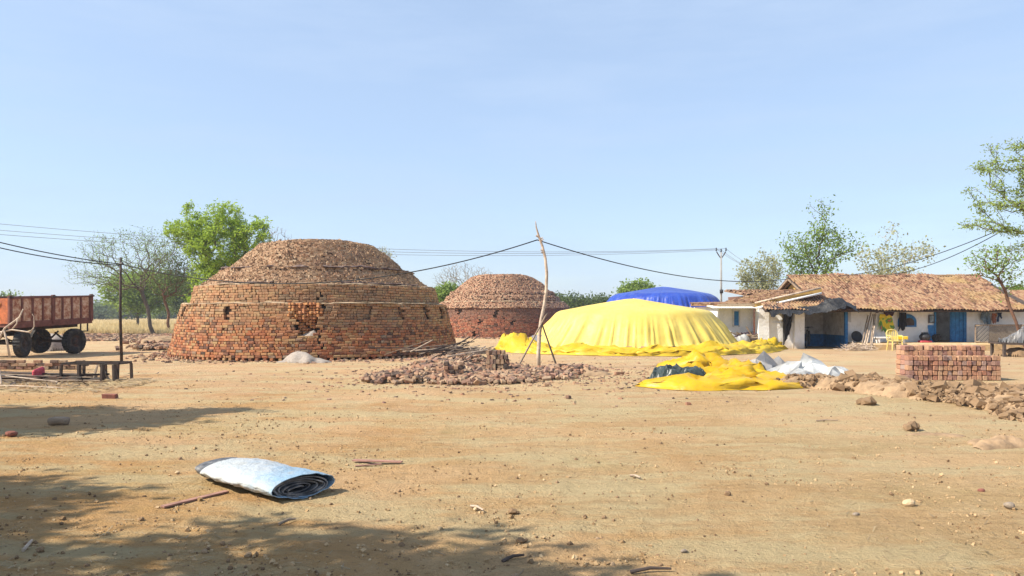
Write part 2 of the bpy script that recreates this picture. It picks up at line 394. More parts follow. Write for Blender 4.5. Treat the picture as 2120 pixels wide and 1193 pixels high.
# ------------------------------------------------------------------ ground sheet
def make_ground():
    rr = [0.0] + list(np.geomspace(.5, 2500, 320))
    th = np.concatenate([np.radians(np.arange(-46, 46, .32)), np.radians(np.arange(46, 314, 4.0))])
    R, T = np.meshgrid(np.array(rr[1:]), th, indexing='ij')
    X, Y = R * np.sin(T), R * np.cos(T)
    Z = gz(X.ravel(), Y.ravel()).reshape(X.shape)
    # fine clods close by
    w = np.clip(1.3 - R / 22, 0, 1)
    Z += (w * .016 * np.clip(fbm(P3(X.ravel() * 5, Y.ravel() * 5), 4, 40).reshape(X.shape), -.4, 2))
    mb = MB(); mb.grid(np.stack([X, Y, Z], -1), wrap=True)
    n = len(th); o = mb.n
    mb.add([(0, 0, 0)], []); mb.f += [(o, (j + 1) % n, j) for j in range(n)]
    g = mb.build('ground', M['ground'], smooth=True); g['kind'] = 'structure'
make_ground()

# ------------------------------------------------------------------ brick kilns
BR_L, BR_W, BR_H = .225, .108, .086
TB_S, TBF = chamfer_box(BR_L, BR_W, BR_H, .011)          # stretcher: long side along local x, face at -y
TB_H, _ = chamfer_box(BR_W, BR_L, BR_H, .011)            # header
def brick_mesh(name, mat, dims=(BR_L, BR_W, BR_H), bev=.011, seed=0):
    v, f = chamfer_box(*dims, bev); g = np.random.default_rng(seed)
    mb = MB(); mb.add(v + g.uniform(-.006, .006, v.shape), f); return mb.mesh(name, mat)

def kiln(name, label, C, prof, walls, dome, seed, mats, cut=None, inset=None, n_parts=0, nchunk=6000, base_holes=True, colfn=None):
    """prof: (z, r) outline of the core; walls: list of (z0, z1, r0, r1); dome: (z, r) outline of the rubble cap"""
    g = np.random.default_rng(seed)
    T = thing(name, label, 'kiln', (C[0], C[1], 0))
    C = np.array(C, float); u = -C / np.linalg.norm(C); v = np.array([-u[1], u[0]])     # towards the viewer, to the right
    def pos(phi, r): return C[None] + r[:, None] * (np.cos(phi)[:, None] * u + np.sin(phi)[:, None] * v)
    # core, its dark brown painting shade into the gaps between bricks
    n = 180; ph = np.arange(n) * 2 * PI / n; rows = []
    for z, r in prof:
        rr = np.full(n, r)
        if inset is not None: rr = rr - inset(np.degrees((ph + PI) % (2 * PI) - PI), z)
        p = pos(ph, rr); rows.append(np.column_stack([p, np.full(n, z)]))
    mb = MB(); mb.grid(np.array(rows), wrap=True); mb.build('core', mats[1], T)
    recs = []; course = 0
    for (z0, z1, r0, r1) in walls:
        k = int(round((z1 - z0) / .0955)); ch = (z1 - z0) / k
        for i in range(k):
            z = z0 + (i + .5) * ch; r = r0 + (r1 - r0) * (i + .5) / k
            head = (course == 0 and base_holes) or (g.random() < .22)
            a = 0.0; off = g.uniform(0, .2)
            while a < 2 * PI * r - .1:
                hb = head if g.random() > .22 else not head
                if course == 0 and base_holes: hb = True
                L = (BR_W if hb else BR_L) * g.uniform(.94, 1.04)
                phi = ((a + L / 2 + off) / r + PI) % (2 * PI) - PI
                gap = .5 * BR_W + g.uniform(.06, .12) if (course == 0 and base_holes) else g.uniform(.006, .02)
                a += L + gap
                d = 0.0
                if cut is not None:
                    d = cut(math.degrees(phi), z)
                    if d is None: continue
                if g.random() < .004: d += .08
                if g.random() < .02: d -= g.uniform(.02, .05)
                recs.append((phi, r - (BR_L if hb else BR_W) / 2 - d + g.normal(0, .010), z + g.normal(0, .004), hb, L / (BR_W if hb else BR_L), g.normal(0, .03), g.normal(0, .02), g.random()))
            course += 1
    R = np.array(recs, float)
    p = pos(R[:, 0], R[:, 1]); Pz = np.column_stack([p, R[:, 2]])
    wob = .055 * fbm(np.column_stack([p * .55, R[:, 2] * .7]), 3, seed + 70); sagz = .016 * fbm(np.column_stack([p * .5, R[:, 2] * 0]), 2, seed + 71) * np.minimum(1, R[:, 2])
    p = pos(R[:, 0], R[:, 1] + wob); Pz = np.column_stack([p, R[:, 2] + sagz])
    yaw = math.atan2(v[1], v[0]) + R[:, 0] + R[:, 5]
    dist = np.linalg.norm(p, axis=1)
    area = np.where(R[:, 3] > .5, BR_W, BR_L) * np.clip(np.cos(R[:, 0] * 1.08), 0, 1) / dist ** 2
    order = np.argsort(-area); single = set(order[:n_parts].tolist())
    if n_parts:
        mS = [brick_mesh('brick', mats[3], seed=s) for s in range(4)]; mH = [brick_mesh('brick', mats[3], (BR_W, BR_L, BR_H), seed=9 + s) for s in range(4)]
        for i in single:
            o = inst('brick', (mH if R[i, 3] > .5 else mS)[i % 4], T, Pz[i], (R[i, 6], 0, yaw[i])); o.scale = (R[i, 4], 1, 1)
    rest = np.array([i for i in range(len(R)) if i not in single])
    MM = rotz(yaw); MM[:, :, 0] *= R[:, 4][:, None]
    mb = MB()
    for flag, tv in ((0, TB_S), (1, TB_H)):
        s = rest[(R[rest, 3] > .5) == bool(flag)]
        mb.batch(tv, TBF, MM[s], Pz[s], R[s, 7])
    o = mb.build('brickwork', mats[0], T); o['kind'] = 'stuff'
    # rubble cap: base surface coloured dark as shade in the gaps, and thousands of brick bats and mud lumps
    dz = np.array([q[0] for q in dome]); dr = np.array([q[1] for q in dome])
    s_ = np.concatenate([[0], np.cumsum(np.hypot(np.diff(dz), np.diff(dr)))])
    ss = np.linspace(0, s_[-1], 60); zz = np.interp(ss, s_, dz); rr = np.interp(ss, s_, dr)
    rows = []
    for z, r in zip(zz, rr):
        q = pos(ph, np.full(n, max(r, .01))); nn = .05 * fbm(np.column_stack([q * 1.5, np.full(n, z * 1.5)]), 3, seed)
        q = pos(ph, np.maximum(r + nn * min(1, r), .005)); rows.append(np.column_stack([q, z + nn * .6]))
    mb = MB(); mb.grid(np.array(rows), wrap=True); mb.build('cap', mats[1], T, smooth=True)
    cdf = np.cumsum(rr); cdf /= cdf[-1]; si = np.interp(g.random(nchunk), cdf, ss)
    lay = g.random(nchunk) < .78; rowp = .082; si = np.where(lay, (np.floor(si / rowp) + .5) * rowp + g.normal(0, .007, nchunk), si)
    cz, cr = np.interp(si, s_, dz), np.interp(si, s_, dr); phc = g.uniform(-PI, PI, nchunk)
    q = pos(phc, cr); nn = .05 * fbm(np.column_stack([q * 1.5, cz * 1.5]), 3, seed); q = pos(phc, cr + nn * np.minimum(1, cr) + .005)
    mb = MB(); sz = g.uniform(.045, .125, nchunk) * .72 * np.where(g.random(nchunk) < .04, 1.6, 1)
    Ms = rand_rot(nchunk, PI, g) * sz[:, None, None] * 1.0; Ms = Ms * g.uniform(.6, 1.25, (nchunk, 1, 3))
    flat_ = rotz(math.atan2(v[1], v[0]) + phc + g.normal(0, .16, nchunk)) @ rand_rot(nchunk, .16, g)
    Ml = flat_ * (np.stack([g.uniform(.08, .135, nchunk), g.uniform(.10, .17, nchunk), g.uniform(.055, .078, nchunk)], -1))[:, None, :]
    Ms = np.where(lay[:, None, None], Ml, Ms)
    for k in range(5):
        tv, tf = chunk(seed + k, .22); s = np.arange(k, nchunk, 5)
        mb.batch(tv, tf, Ms[s], np.column_stack([q[s], cz[s] + nn[s] * .6]), g.random(len(s)))
    o = mb.build('cap_rubble', mats[2], T); o['kind'] = 'stuff'
    return T, pos

def cut1(phi, z):
    """breach, slots, recessed panels in the upper band of the big kiln's wall"""
    if 1.37 < z < 1.93 and -10.5 < phi < 2.0 - (1.9 - z) * 3: return None
    if .80 < z <= 1.37 and -7.4 < phi < -1.0: return None
    for c, w in ((-36, 1.2), (-67, 1.6), (-20, .0)):
        if 1.37 < z < 1.9 and abs(phi - c) < w: return None
    if 1.40 < z < 1.88:
        for a, b in ((9, 19.5), (22, 34.5), (37.5, 50), (54, 66), (-33, -12), (-64, -40), (70, 82)):
            if a < phi < b: return .12 if a > 0 else .035
        if z > 1.4 and phi > 4: return -.045
    return 0.0
def inset1(phid, z):
    m = np.zeros_like(phid)
    if .78 < z < 1.95: m = np.where((phid > -10.6) & (phid < 2), .16 if z > 1.3 else .30, m)
    if z < .14: m = m + .12
    return m
K1C = (-8.0, 31.0)
prof1 = [(0, 5.55), (.13, 5.53), (.14, 5.53), (.74, 5.36), (.80, 5.36), (1.3, 5.2), (1.36, 5.2), (1.92, 5.05), (1.955, 5.05), (1.97, 5.0), (1.971, 4.76), (2.63, 4.6), (2.64, 4.3), (2.7, 3.9), (2.8, .01)]
K1, kpos1 = kiln('brick_kiln', 'large stepped dome-topped brick kiln with a breach in its wall', K1C, prof1,
     [(0, 1.96, 5.75, 5.22), (1.975, 2.64, 4.94, 4.77)],
     [(2.60, 4.62), (2.66, 4.45), (3.20, 3.80), (3.30, 3.76), (3.33, 3.44), (3.95, 2.8), (4.35, 2.2), (4.5, 1.55), (4.56, .7), (4.58, 0)],
     21, (M['brick_j'], M['core'], M['dome'], M['brick_o']), cut1, inset1, 300, 22000)

def ring_strip(name, T, posf, r, z, w, h, mat, seed, ph0=-PI, ph1=PI, n=400):
    ph = np.linspace(ph0, ph1, n); a = np.linspace(0, 2 * PI, 9)[:-1]; rows = []
    for k in range(8):
        q0 = posf(ph, np.full(n, r))
        nz = np.clip(.85 + 1.1 * fbm(np.column_stack([q0 * 2.6, np.full(n, k * .6)]), 3, seed), .05, 3)
        q = posf(ph, r + w * math.cos(a[k]) * nz); rows.append(np.column_stack([q, z + h * math.sin(a[k]) * nz + .02 * vnoise(np.column_stack([q0 * 1.1, np.zeros(n)]), seed + 3)]))
    Pm = np.array(rows).transpose(1, 0, 2)
    mb = MB(); mb.grid(Pm, wrap=True); return mb.build(name, mat, T, smooth=True)
ring_strip('mud_ledge', K1, kpos1, 5.13, 1.965, .10, .035, M['mud'], 3)
ring_strip('mud_ledge', K1, kpos1, 4.62, 2.655, .10, .03, M['mud'], 5)
M['soot_and_shade'] = simple('painted_ledge_shade', (.10, .065, .06), .95, .4, 6, dirt=(.30, .22, .17), bump=.5)  # dark colour for the shadow along the ledges of the cap
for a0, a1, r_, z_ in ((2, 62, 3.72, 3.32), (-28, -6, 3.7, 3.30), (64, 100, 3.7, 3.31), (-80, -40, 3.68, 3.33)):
    ring_strip('painted_ledge_shade', K1, kpos1, r_ + .04, z_, .13, .05, M['soot_and_shade'], 9, math.radians(a0), math.radians(a1), 90)
for a0, a1 in ((-50, -20), (10, 55)): ring_strip('painted_ledge_shade', K1, kpos1, 4.5, 2.72, .09, .03, M['soot_and_shade'], 10, math.radians(a0), math.radians(a1), 90)
# brick ends showing inside the breach, and the ash in it
M['brick_breach'] = brick_mat('breach_brick', False, False, stops=[(0, (.30, .10, .05)), (.4, (.48, .20, .08)), (.7, (.52, .27, .11)), (1, (.42, .15, .08))], soot_and_shade=0)
def breach():
    g = np.random.default_rng(5); mb = MB()
    for z in np.arange(.86, 1.95, .098):
        for phi in np.arange(-10.2, 2, 1.28):
            if z < 1.37 and not (-7.2 < phi < -.8): continue
            if g.random() < .07: continue
            p = kpos1(np.array([math.radians(phi + g.normal(0, .12))]), np.array([5.30 - .06 * (z - .86) + g.uniform(-.07, .05) - (0 if z > 1.37 else .12)]))[0]
            mb.box((p[0], p[1], z), (BR_W * g.uniform(.8, 1.05), .22, BR_H * g.uniform(.8, 1.1)), math.radians(phi) - .26 + math.atan2(kpos1(np.array([PI / 2]), np.array([1.]))[0][1] - K1C[1], 1) * 0 + g.normal(0, .1), g.choice([.3, .5, .62, .88]), .012, g.normal(0, .1), g.normal(0, .15))
    mb.build('broken_brickwork', M['brick_breach'], K1)
    p = kpos1(np.array([math.radians(-3.6)]), np.array([5.42]))[0]; mb = MB(); th_ = np.linspace(0, 2 * PI, 15)[:-1]
    for sc, z in ((1, .76),): mb.add([(p[0] + (.30 + .05 * math.sin(5 * t_)) * math.cos(t_), p[1] + .10 * math.sin(t_), .80 + .05 * math.sin(3 * t_)) for t_ in th_] + [(p[0] + .16, p[1] + .10, 1.04)], [(q, (q + 1) % 14, 14) for q in range(14)])
    mb.build('ash_fill', M['ash'], K1)
breach()

K2C = (-.70, 54.3)
K2, kpos2 = kiln('brick_kiln', 'smaller far brick kiln with dark red wall behind the bent pole', K2C,
     [(0, 4.7), (.74, 4.66), (1.36, 4.6), (1.95, 4.5), (2.05, 4.45), (2.1, 4.0), (2.3, 3.9), (2.9, .01)],
     [(0, 2.03, 4.95, 4.72)],
     [(2.0, 4.76), (2.12, 4.7), (2.4, 4.38), (2.42, 4.2), (2.82, 3.98), (2.84, 3.78), (3.15, 3.66), (3.2, 3.42), (3.8, 2.75), (4.2, 2.2), (4.36, 1.7), (4.4, .8), (4.42, 0)],
     61, (M['brick_far'], M['core'], M['dome_far'], M['brick_o']),
     lambda p, z: None if ((abs(p + 38) < 2 and 1.5 < z < 1.95) or (abs(p + 5) < 1.5 and 1.4 < z < 1.8) or (abs(p + 18) < 1.5 and 1.0 < z < 1.3) or (abs(p - 8) < 1.2 and .9 < z < 1.2) or (abs(p + 22) < 1.2 and .1 < z < .5)) else 0.0,
     None, 0, 14000, False)
ring_strip('mud_ledge', K2, kpos2, 4.32, 2.42, .12, .04, M['mud'], 8)

# ------------------------------------------------------------------ heaps: cloth, soil, ash
def heap(name, mat, blobs, res, amp, freq, seed, parent=None, loc=None, aniso=(1, 1), smooth=True, warp=.25, crease=1.0, edge=.5, fine=.0, zoff=0.0, flat=0.0, rot=.5):
    """a lumpy sheet or mound lying on the ground: blobs are (cx, cy, rx, ry, rot, h)"""
    B = np.array(blobs, float); mx = max(B[:, 2].max(), B[:, 3].max()) * 1.3
    x0, x1 = (B[:, 0] - B[:, 2] * 1.3).min(), (B[:, 0] + B[:, 2] * 1.3).max()
    mm = np.maximum(B[:, 2], B[:, 3]) * 1.3
    x0, x1, y0, y1 = (B[:, 0] - mm).min(), (B[:, 0] + mm).max(), (B[:, 1] - mm).min(), (B[:, 1] + mm).max()
    nx, ny = int((x1 - x0) / res) + 2, int((y1 - y0) / res) + 2
    X, Y = np.meshgrid(np.linspace(x0, x1, nx), np.linspace(y0, y1, ny), indexing='ij'); x, y = X.ravel(), Y.ravel()
    wx = warp * fbm(P3(x * .9, y * .9, seed), 3, seed); wy = warp * fbm(P3(x * .9, y * .9, seed + 9), 3, seed + 5)
    z = np.full(len(x), -1.0)
    for (cx, cy, rx, ry, ro, h) in B:
        c, s = math.cos(ro), math.sin(ro); a = ((x + wx - cx) * c + (y + wy - cy) * s) / rx; b = (-(x + wx - cx) * s + (y + wy - cy) * c) / ry
        q = 1 - a * a - b * b
        zz = np.where(q > 0, h * np.clip(q, 0, 1) ** edge, q * .5)
        z = np.maximum(z, zz)
    c, s = math.cos(rot), math.sin(rot)
    fx, fy = (x * c + y * s) * aniso[0], (-x * s + y * c) * aniso[1]
    w2 = .35 * fbm(P3(x * 1.3, y * 1.3, 3), 2, seed + 20)
    cr_ = lambda q, w: np.exp(-(q / w) ** 2)
    rd = ridge(P3(fx * freq + w2 * freq, fy * freq + w2 * freq, 0), 3, seed + 30) * crease + (1 - crease) * fbm(P3(fx * freq, fy * freq), 4, seed + 40)
    k = np.clip(z / .12, 0, 1)
    zz = np.where(z > 0, z + amp * rd * k + fine * fbm(P3(x * 14, y * 14), 3, seed + 60) * k, z)
    zz = np.where(z > 0, np.maximum(zz, .006), -.03) + (gz(x, y) if zoff == 0 else zoff)
    if flat:
        for q in range(3): zz = zz + np.where(z > 0, flat * (cr_(vnoise(P3(fx * freq * (1 + q * .7) + w2, fy * freq * (1 + q * .7) - w2, q * 7), seed + 90 + q), .16) - .35) * k, 0)
        zz = np.where(z > 0, np.maximum(zz, .004), zz)
        x = x + np.where(z > 0, res * .3 * _hash(np.arange(len(x)), np.arange(len(x)) * 7, np.zeros(len(x), np.int64), 3), 0)
    keep = (z > 0).reshape(nx, ny)
    kd = keep.copy(); kd[1:] |= keep[:-1]; kd[:-1] |= keep[1:]; kd[:, 1:] |= keep[:, :-1]; kd[:, :-1] |= keep[:, 1:]
    id_ = -np.ones((nx, ny), int); id_[kd] = np.arange(kd.sum())
    V = np.column_stack([x, y, zz])[kd.ravel()]
    f = []
    q = np.stack([id_[:-1, :-1], id_[1:, :-1], id_[1:, 1:], id_[:-1, 1:]], -1).reshape(-1, 4); q = q[(q >= 0).all(1)]
    mb = MB(); mb.add(V, [tuple(t) for t in q.tolist()])
    if loc is None: loc = (B[:, 0].mean(), B[:, 1].mean(), 0)
    return mb.build(name, mat, parent, smooth, loc)

def sheet(name, mat, fn, nu, nv, th, label=None, cat=None, parent=None, loc=None, group=None, smooth=True):
    """cloth: fn(u, v) -> point arrays, given thickness by a second face"""
    U, V_ = np.meshgrid(np.linspace(0, 1, nu), np.linspace(0, 1, nv), indexing='ij'); Pm = fn(U, V_)
    du = np.gradient(Pm, axis=0); dv = np.gradient(Pm, axis=1); n = np.cross(du, dv); n /= np.linalg.norm(n, axis=-1)[..., None] + 1e-9
    Q = Pm - n * th; mb = MB(); mb.grid(Pm); mb.grid(Q[:, ::-1])
    for A_, B_ in ((Pm[0], Q[0]), (Pm[-1], Q[-1]), (Pm[:, 0], Q[:, 0]), (Pm[:, -1], Q[:, -1])): mb.grid(np.stack([A_, B_]))
    o = mb.build(name, mat, parent, smooth, loc)
    return tag(o, label, cat, group) if label else o
def fb(a, b, c, s, o=3): return fbm(np.column_stack([np.ravel(a), np.ravel(b), np.ravel(np.broadcast_to(c, np.shape(a)))]), o, s).reshape(np.shape(a))
def rg(a, b, c, s, o=3): return ridge(np.column_stack([np.ravel(a), np.ravel(b), np.ravel(np.broadcast_to(c, np.shape(a)))]), o, s).reshape(np.shape(a))
def fold_strip(path, w, h, lip, seed, mat, parent, wr=.035, freq=3.0, th=.006, nu=None, name='fold', fac=.24, nv=15, crumple=.5):
    """a long fold of sheeting lying along a ground path, its front lip hanging over"""
    path = np.array(path, float); t = np.concatenate([[0], np.cumsum(np.linalg.norm(np.diff(path, axis=0), axis=1))]); Lp = t[-1]
    nu = nu or int(Lp / fac) + 6; gj = np.random.default_rng(seed); jz, jo, ju = gj.random((nu, nv)), gj.normal(0, 1, (nu, nv)), gj.normal(0, .3 / nu, (nu, nv))
    def fn(U, V_):
        U = np.clip(U + ju, 0, 1); s_ = U * Lp; px, py = np.interp(s_, t, path[:, 0]), np.interp(s_, t, path[:, 1]); dx, dy = np.interp(s_ + .05, t, path[:, 0]) - np.interp(s_ - .05, t, path[:, 0]), np.interp(s_ + .05, t, path[:, 1]) - np.interp(s_ - .05, t, path[:, 1]); ln = np.hypot(dx, dy) + 1e-9; nx_, ny_ = -dy / ln, dx / ln
        end = np.clip(np.minimum(U, 1 - U) * Lp / (w * .9), 0, 1) ** .5; var = 1 + .35 * fb(s_ * .7, V_ * .2, 1, seed); hv = 1 + .5 * fb(s_ * .9, V_ * .3, 4, seed + 1)
        a = V_ * 1.12 - .06; off = (a - .5) * w * var * (.35 + .65 * end)
        z = h * hv * end * np.clip(np.sin(np.clip(a, 0, 1) * PI), 0, 1) ** .55
        off = off - lip * end * np.sin(np.clip(a * 2, 0, 1) * PI) * np.where(a < .5, 1, 0)
        cr = rg(s_ * freq + 1.2 * V_, V_ * .9, 2, seed + 2, 3); cr2 = rg(s_ * .9, V_ * 3, 5, seed + 3, 2)
        z = np.maximum(z * (1 - crumple + 1.5 * crumple * jz) + wr * cr * np.clip(z / .06, 0, 1), .012 + .02 * V_ * (1 - V_)); off = off + .035 * w * jo
        x, y = px + nx_ * off, py + ny_ * off
        return np.stack([x, y, z + .012 * seed % .01 + gz(x.ravel(), y.ravel()).reshape(x.shape)], -1)
    return sheet(name, mat, fn, nu, nv, th, parent=parent, smooth=True)
# ash below the breach
p = gp(612, 752); tag(heap('ash_pile', M['ash'], [(p.x, 25.0, .62, .5, 0, .36), (p.x + .5, 24.95, .5, .35, 0, .14), (p.x - .45, 24.9, .35, .25, 0, .08)], .04, .03, 2.5, 4, crease=.2, edge=.8, fine=.006), 'small pale ash pile at foot of the large kiln', 'ash pile')

# ------------------------------------------------------------------ tarpaulin-covered kilns
def mound(name, label, C, prof, mat, seed, nf=34, amp=.09, top_z=1.6, n=560, m=90, parts=None, squash=1.0):
    T = thing(name, label, 'kiln', (C[0], C[1], 0))
    z_ = np.array([q[0] for q in prof]); r_ = np.array([q[1] for q in prof]); s_ = np.concatenate([[0], np.cumsum(np.hypot(np.diff(z_), np.diff(r_)))])
    ss = np.linspace(0, s_[-1], m); ph = np.arange(n) * 2 * PI / n
    Z = np.interp(ss, s_, z_)[:, None] * np.ones(n); Rr = np.interp(ss, s_, r_)[:, None] * np.ones(n)
    # soften the profile
    for _ in range(2):
        Z[1:-1] = (Z[:-2] + 2 * Z[1:-1] + Z[2:]) / 4; Rr[1:-1] = (Rr[:-2] + 2 * Rr[1:-1] + Rr[2:]) / 4
    u = np.cos(ph)[None] * np.ones((m, 1)); w = np.sin(ph)[None] * np.ones((m, 1)); k = ss[:, None] / s_[-1] * np.ones(n)
    sh = .10 * vnoise(np.column_stack([(u * 1.5).ravel(), (w * 1.5).ravel(), (k * 1.2).ravel()]), seed).reshape(m, n)   # folds lean to and fro
    u2, w2 = np.cos(ph[None] + sh), np.sin(ph[None] + sh)
    rd = ridge(np.column_stack([(u2 * nf / 6).ravel(), (w2 * nf / 6).ravel(), (k * .35).ravel()]), 3, seed + 1).reshape(m, n)
    rd2 = ridge(np.column_stack([(u2 * nf / 1.8).ravel(), (w2 * nf / 1.8).ravel(), (k * .5).ravel()]), 2, seed + 2).reshape(m, n)
    side = np.clip((top_z - Z) / (top_z * .35), 0, 1); low = np.clip((.5 - Z) / .35, 0, 1)
    lump = fbm(np.column_stack([(u * Rr * .6).ravel(), (w * Rr * .6).ravel(), Z.ravel()]), 3, seed + 4).reshape(m, n)
    for q in range(3):
        nz_ = vnoise(np.column_stack([(u2 * nf / (9 - 2.5 * q)).ravel(), (w2 * nf / (9 - 2.5 * q)).ravel(), (k * .25 + q * 9).ravel()]), seed + 50 + q).reshape(m, n)
        Rr = Rr + amp * 1.2 * np.exp(-(nz_ / .07) ** 2) * side * np.clip(k * 0 + .25 + 1.1 * (1 - Z / top_z), 0, 1)
    Rr = Rr + amp * np.sign(rd) * np.abs(rd) ** 1.4 * side * .8 + amp * .8 * rd2 * low + .06 * lump * side
    Z2 = Z + .025 * lump * (1 - side) + .010 * rd * (1 - side)
    Pm = np.stack([C[0] + Rr * np.cos(ph), C[1] + squash * Rr * np.sin(ph), Z2], -1)
    mb = MB(); mb.grid(Pm, wrap=True); mb.build('tarpaulin', mat, T, smooth=True); return T
MY = (5.42, 33.6)
MOUND = mound('tarp_covered_kiln', 'low round kiln covered with pale yellow tarpaulin, crumpled skirt round its foot', MY,
      [(-.05, 4.75), (.12, 4.6), (.42, 4.35), (1.15, 3.82), (1.64, 3.46), (1.74, 3.25), (1.95, 2.1), (2.16, .9), (2.25, .35), (2.28, 0.01)], M['yellow_pale'], 31)
# its crumpled skirt, gathered on the ground
def skirt():
    g = np.random.default_rng(3); bl = []
    pts = [(-.25, 33.6), (.0, 32.4), (.6, 31.0), (1.6, 29.8), (3.0, 28.9), (4.8, 28.5), (6.6, 28.6), (8.2, 29.3), (9.6, 30.6), (10.6, 32.1), (11.5, 33.6), (12.2, 34.6)]
    t = np.linspace(0, len(pts) - 1, 46); px = np.interp(t, range(len(pts)), [q[0] for q in pts]); py = np.interp(t, range(len(pts)), [q[1] for q in pts])
    pt = np.column_stack([px, py]); c = np.array(MY); inn = c + (pt - c) * .975; out = c + (pt - c) * 1.035
    fold_strip(inn[3:42], 1.0, .30, .10, 171, M['yellow_roll'], MOUND, .05, 2.4, name='skirt_fold')
    fold_strip(out[0:22], .95, .24, .12, 172, M['yellow_roll'], MOUND, .05, 2.2, name='skirt_fold')
    fold_strip(out[20:46], .9, .22, .12, 173, M['yellow_roll'], MOUND, .05, 2.6, name='skirt_fold')
    fold_strip(pt[33:46], 1.1, .42, .10, 174, M['yellow_roll'], MOUND, .06, 2.0, name='skirt_fold')
    fold_strip(pt[0:13], 1.2, .46, .10, 175, M['yellow_roll'], MOUND, .07, 2.0, name='skirt_fold')
skirt()
TG = mound('tarp_covered_kiln', 'distant kiln wrapped in shiny blue tarpaulin behind the yellow mound', (10.35, 51.5),
      [(-.05, 5.2), (.1, 5.1), (1.6, 4.3), (2.75, 3.55), (2.95, 3.2), (3.2, 1.8), (3.42, .5), (3.46, 0.01)], M['blue_tarp'], 77, 46, .16, 2.9)
# grey plastic lining peeping out at the left of the yellow tarpaulin
tag(heap('plastic_sheet', M['grey_plastic'], [(1.15, 33.0, .45, 1.3, .2, .62)], .06, .05, 2, 19, warp=.1), 'grey plastic lining peeping out left of the yellow covered kiln', 'plastic sheet')
# bricks that hold the tarpaulin down
mW = [brick_mesh('brick', M['brick_l_o'], seed=40 + s) for s in range(3)]
g = np.random.default_rng(12)
for i, a in enumerate(np.radians([232, 243, 252, 259, 266, 273, 281, 288, 295, 303, 311, 318])):
    x, y = MY[0] + 4.62 * math.cos(a), MY[1] + 4.62 * math.sin(a)
    o = inst('brick', mW[i % 3], None, (x, y, .30), (g.normal(0, .15), g.normal(0, .1), a + PI / 2 + g.normal(0, .4)))
    tag(o, '%s brick from the left on the hem of the yellow covered kiln' % ['first', 'second', 'third', 'fourth', 'fifth', 'sixth', 'seventh', 'eighth', 'ninth', 'tenth', 'eleventh', 'twelfth'][i], 'brick', 'bricks holding down the yellow tarpaulin')

# spread yellow tarpaulin and white, grey sheets on the ground
YT = thing('tarpaulin', 'bright yellow tarpaulin lying crumpled in long folds on the ground', 'tarpaulin', (4.7, 18.2, 0))
for k, (pa, w, h, lip) in enumerate((([(2.75, 16.55), (3.6, 16.15), (4.6, 15.95), (5.6, 16.1), (6.3, 16.7)], 1.0, .16, .12), ([(3.3, 16.9), (4.2, 16.75), (5.2, 16.7), (6.2, 17.1), (6.5, 17.5)], .95, .26, .12), ([(4.4, 17.5), (5.2, 17.4), (6.3, 17.9)], .9, .26, .1),
        ([(3.6, 18.9), (4.6, 18.5), (5.6, 18.5), (6.5, 19.0)], 1.1, .24, .12), ([(4.2, 20.0), (5.0, 19.5), (6.0, 19.6), (6.6, 20.1)], 1.2, .28, .12), ([(4.1, 21.3), (4.9, 20.9), (5.9, 21.0), (6.6, 21.6)], 1.2, .34, .12), ([(4.9, 17.9), (5.4, 18.9), (5.7, 20.2)], .8, .26, .1))):
    fold_strip(pa, w, h, lip, 230 + k, M['yellow'], YT, .045, 1.5)
tag(heap('plastic_sheet', M['green_plastic'], [(3.95, 18.0, .62, .5, .1, .32), (4.4, 18.0, .4, .35, .1, .3)], .04, .06, 2.2, 25, warp=.2, flat=.06, smooth=False), 'dark green plastic sheet bunched on the yellow tarpaulin', 'plastic sheet')
def crumpled(label, mat, c, ax, ay, hmax, seed, nu=10, nv=7):
    g = np.random.default_rng(seed); hz_ = g.random((nu, nv)) ** 1.3; jx, jy = g.normal(0, .35 / nu, (nu, nv)), g.normal(0, .35 / nv, (nu, nv))
    def fn(U, V_):
        u, v_ = U + jx - .5, V_ + jy - .5; env = np.clip(1.25 - 2.1 * np.hypot(u, v_), .06, 1)
        x = c[0] + ax[0] * u + ay[0] * v_; y = c[1] + ax[1] * u + ay[1] * v_
        return np.stack([x, y, .02 + hmax * env * hz_ + gz(x.ravel(), y.ravel()).reshape(x.shape)], -1)
    return sheet('plastic_sheet', mat, fn, nu, nv, .008, label, 'plastic sheet', loc=(c[0], c[1], 0), smooth=False)
crumpled('dark grey plastic sheet between yellow tarpaulin and white sheet', M['grey_plastic'], (6.75, 19.9), (1.7, .1), (-.2, 1.3), .62, 503)
crumpled('white plastic sheet crumpled beside the yellow tarpaulin', M['white_plastic'], (7.55, 19.0), (2.0, -.5), (.1, 1.5), .60, 501)
crumpled('small white plastic flap at the hem of the yellow tarpaulin', M['white_plastic'], (6.75, 17.75), (1.3, .1), (-.1, .6), .26, 505, 7, 5)

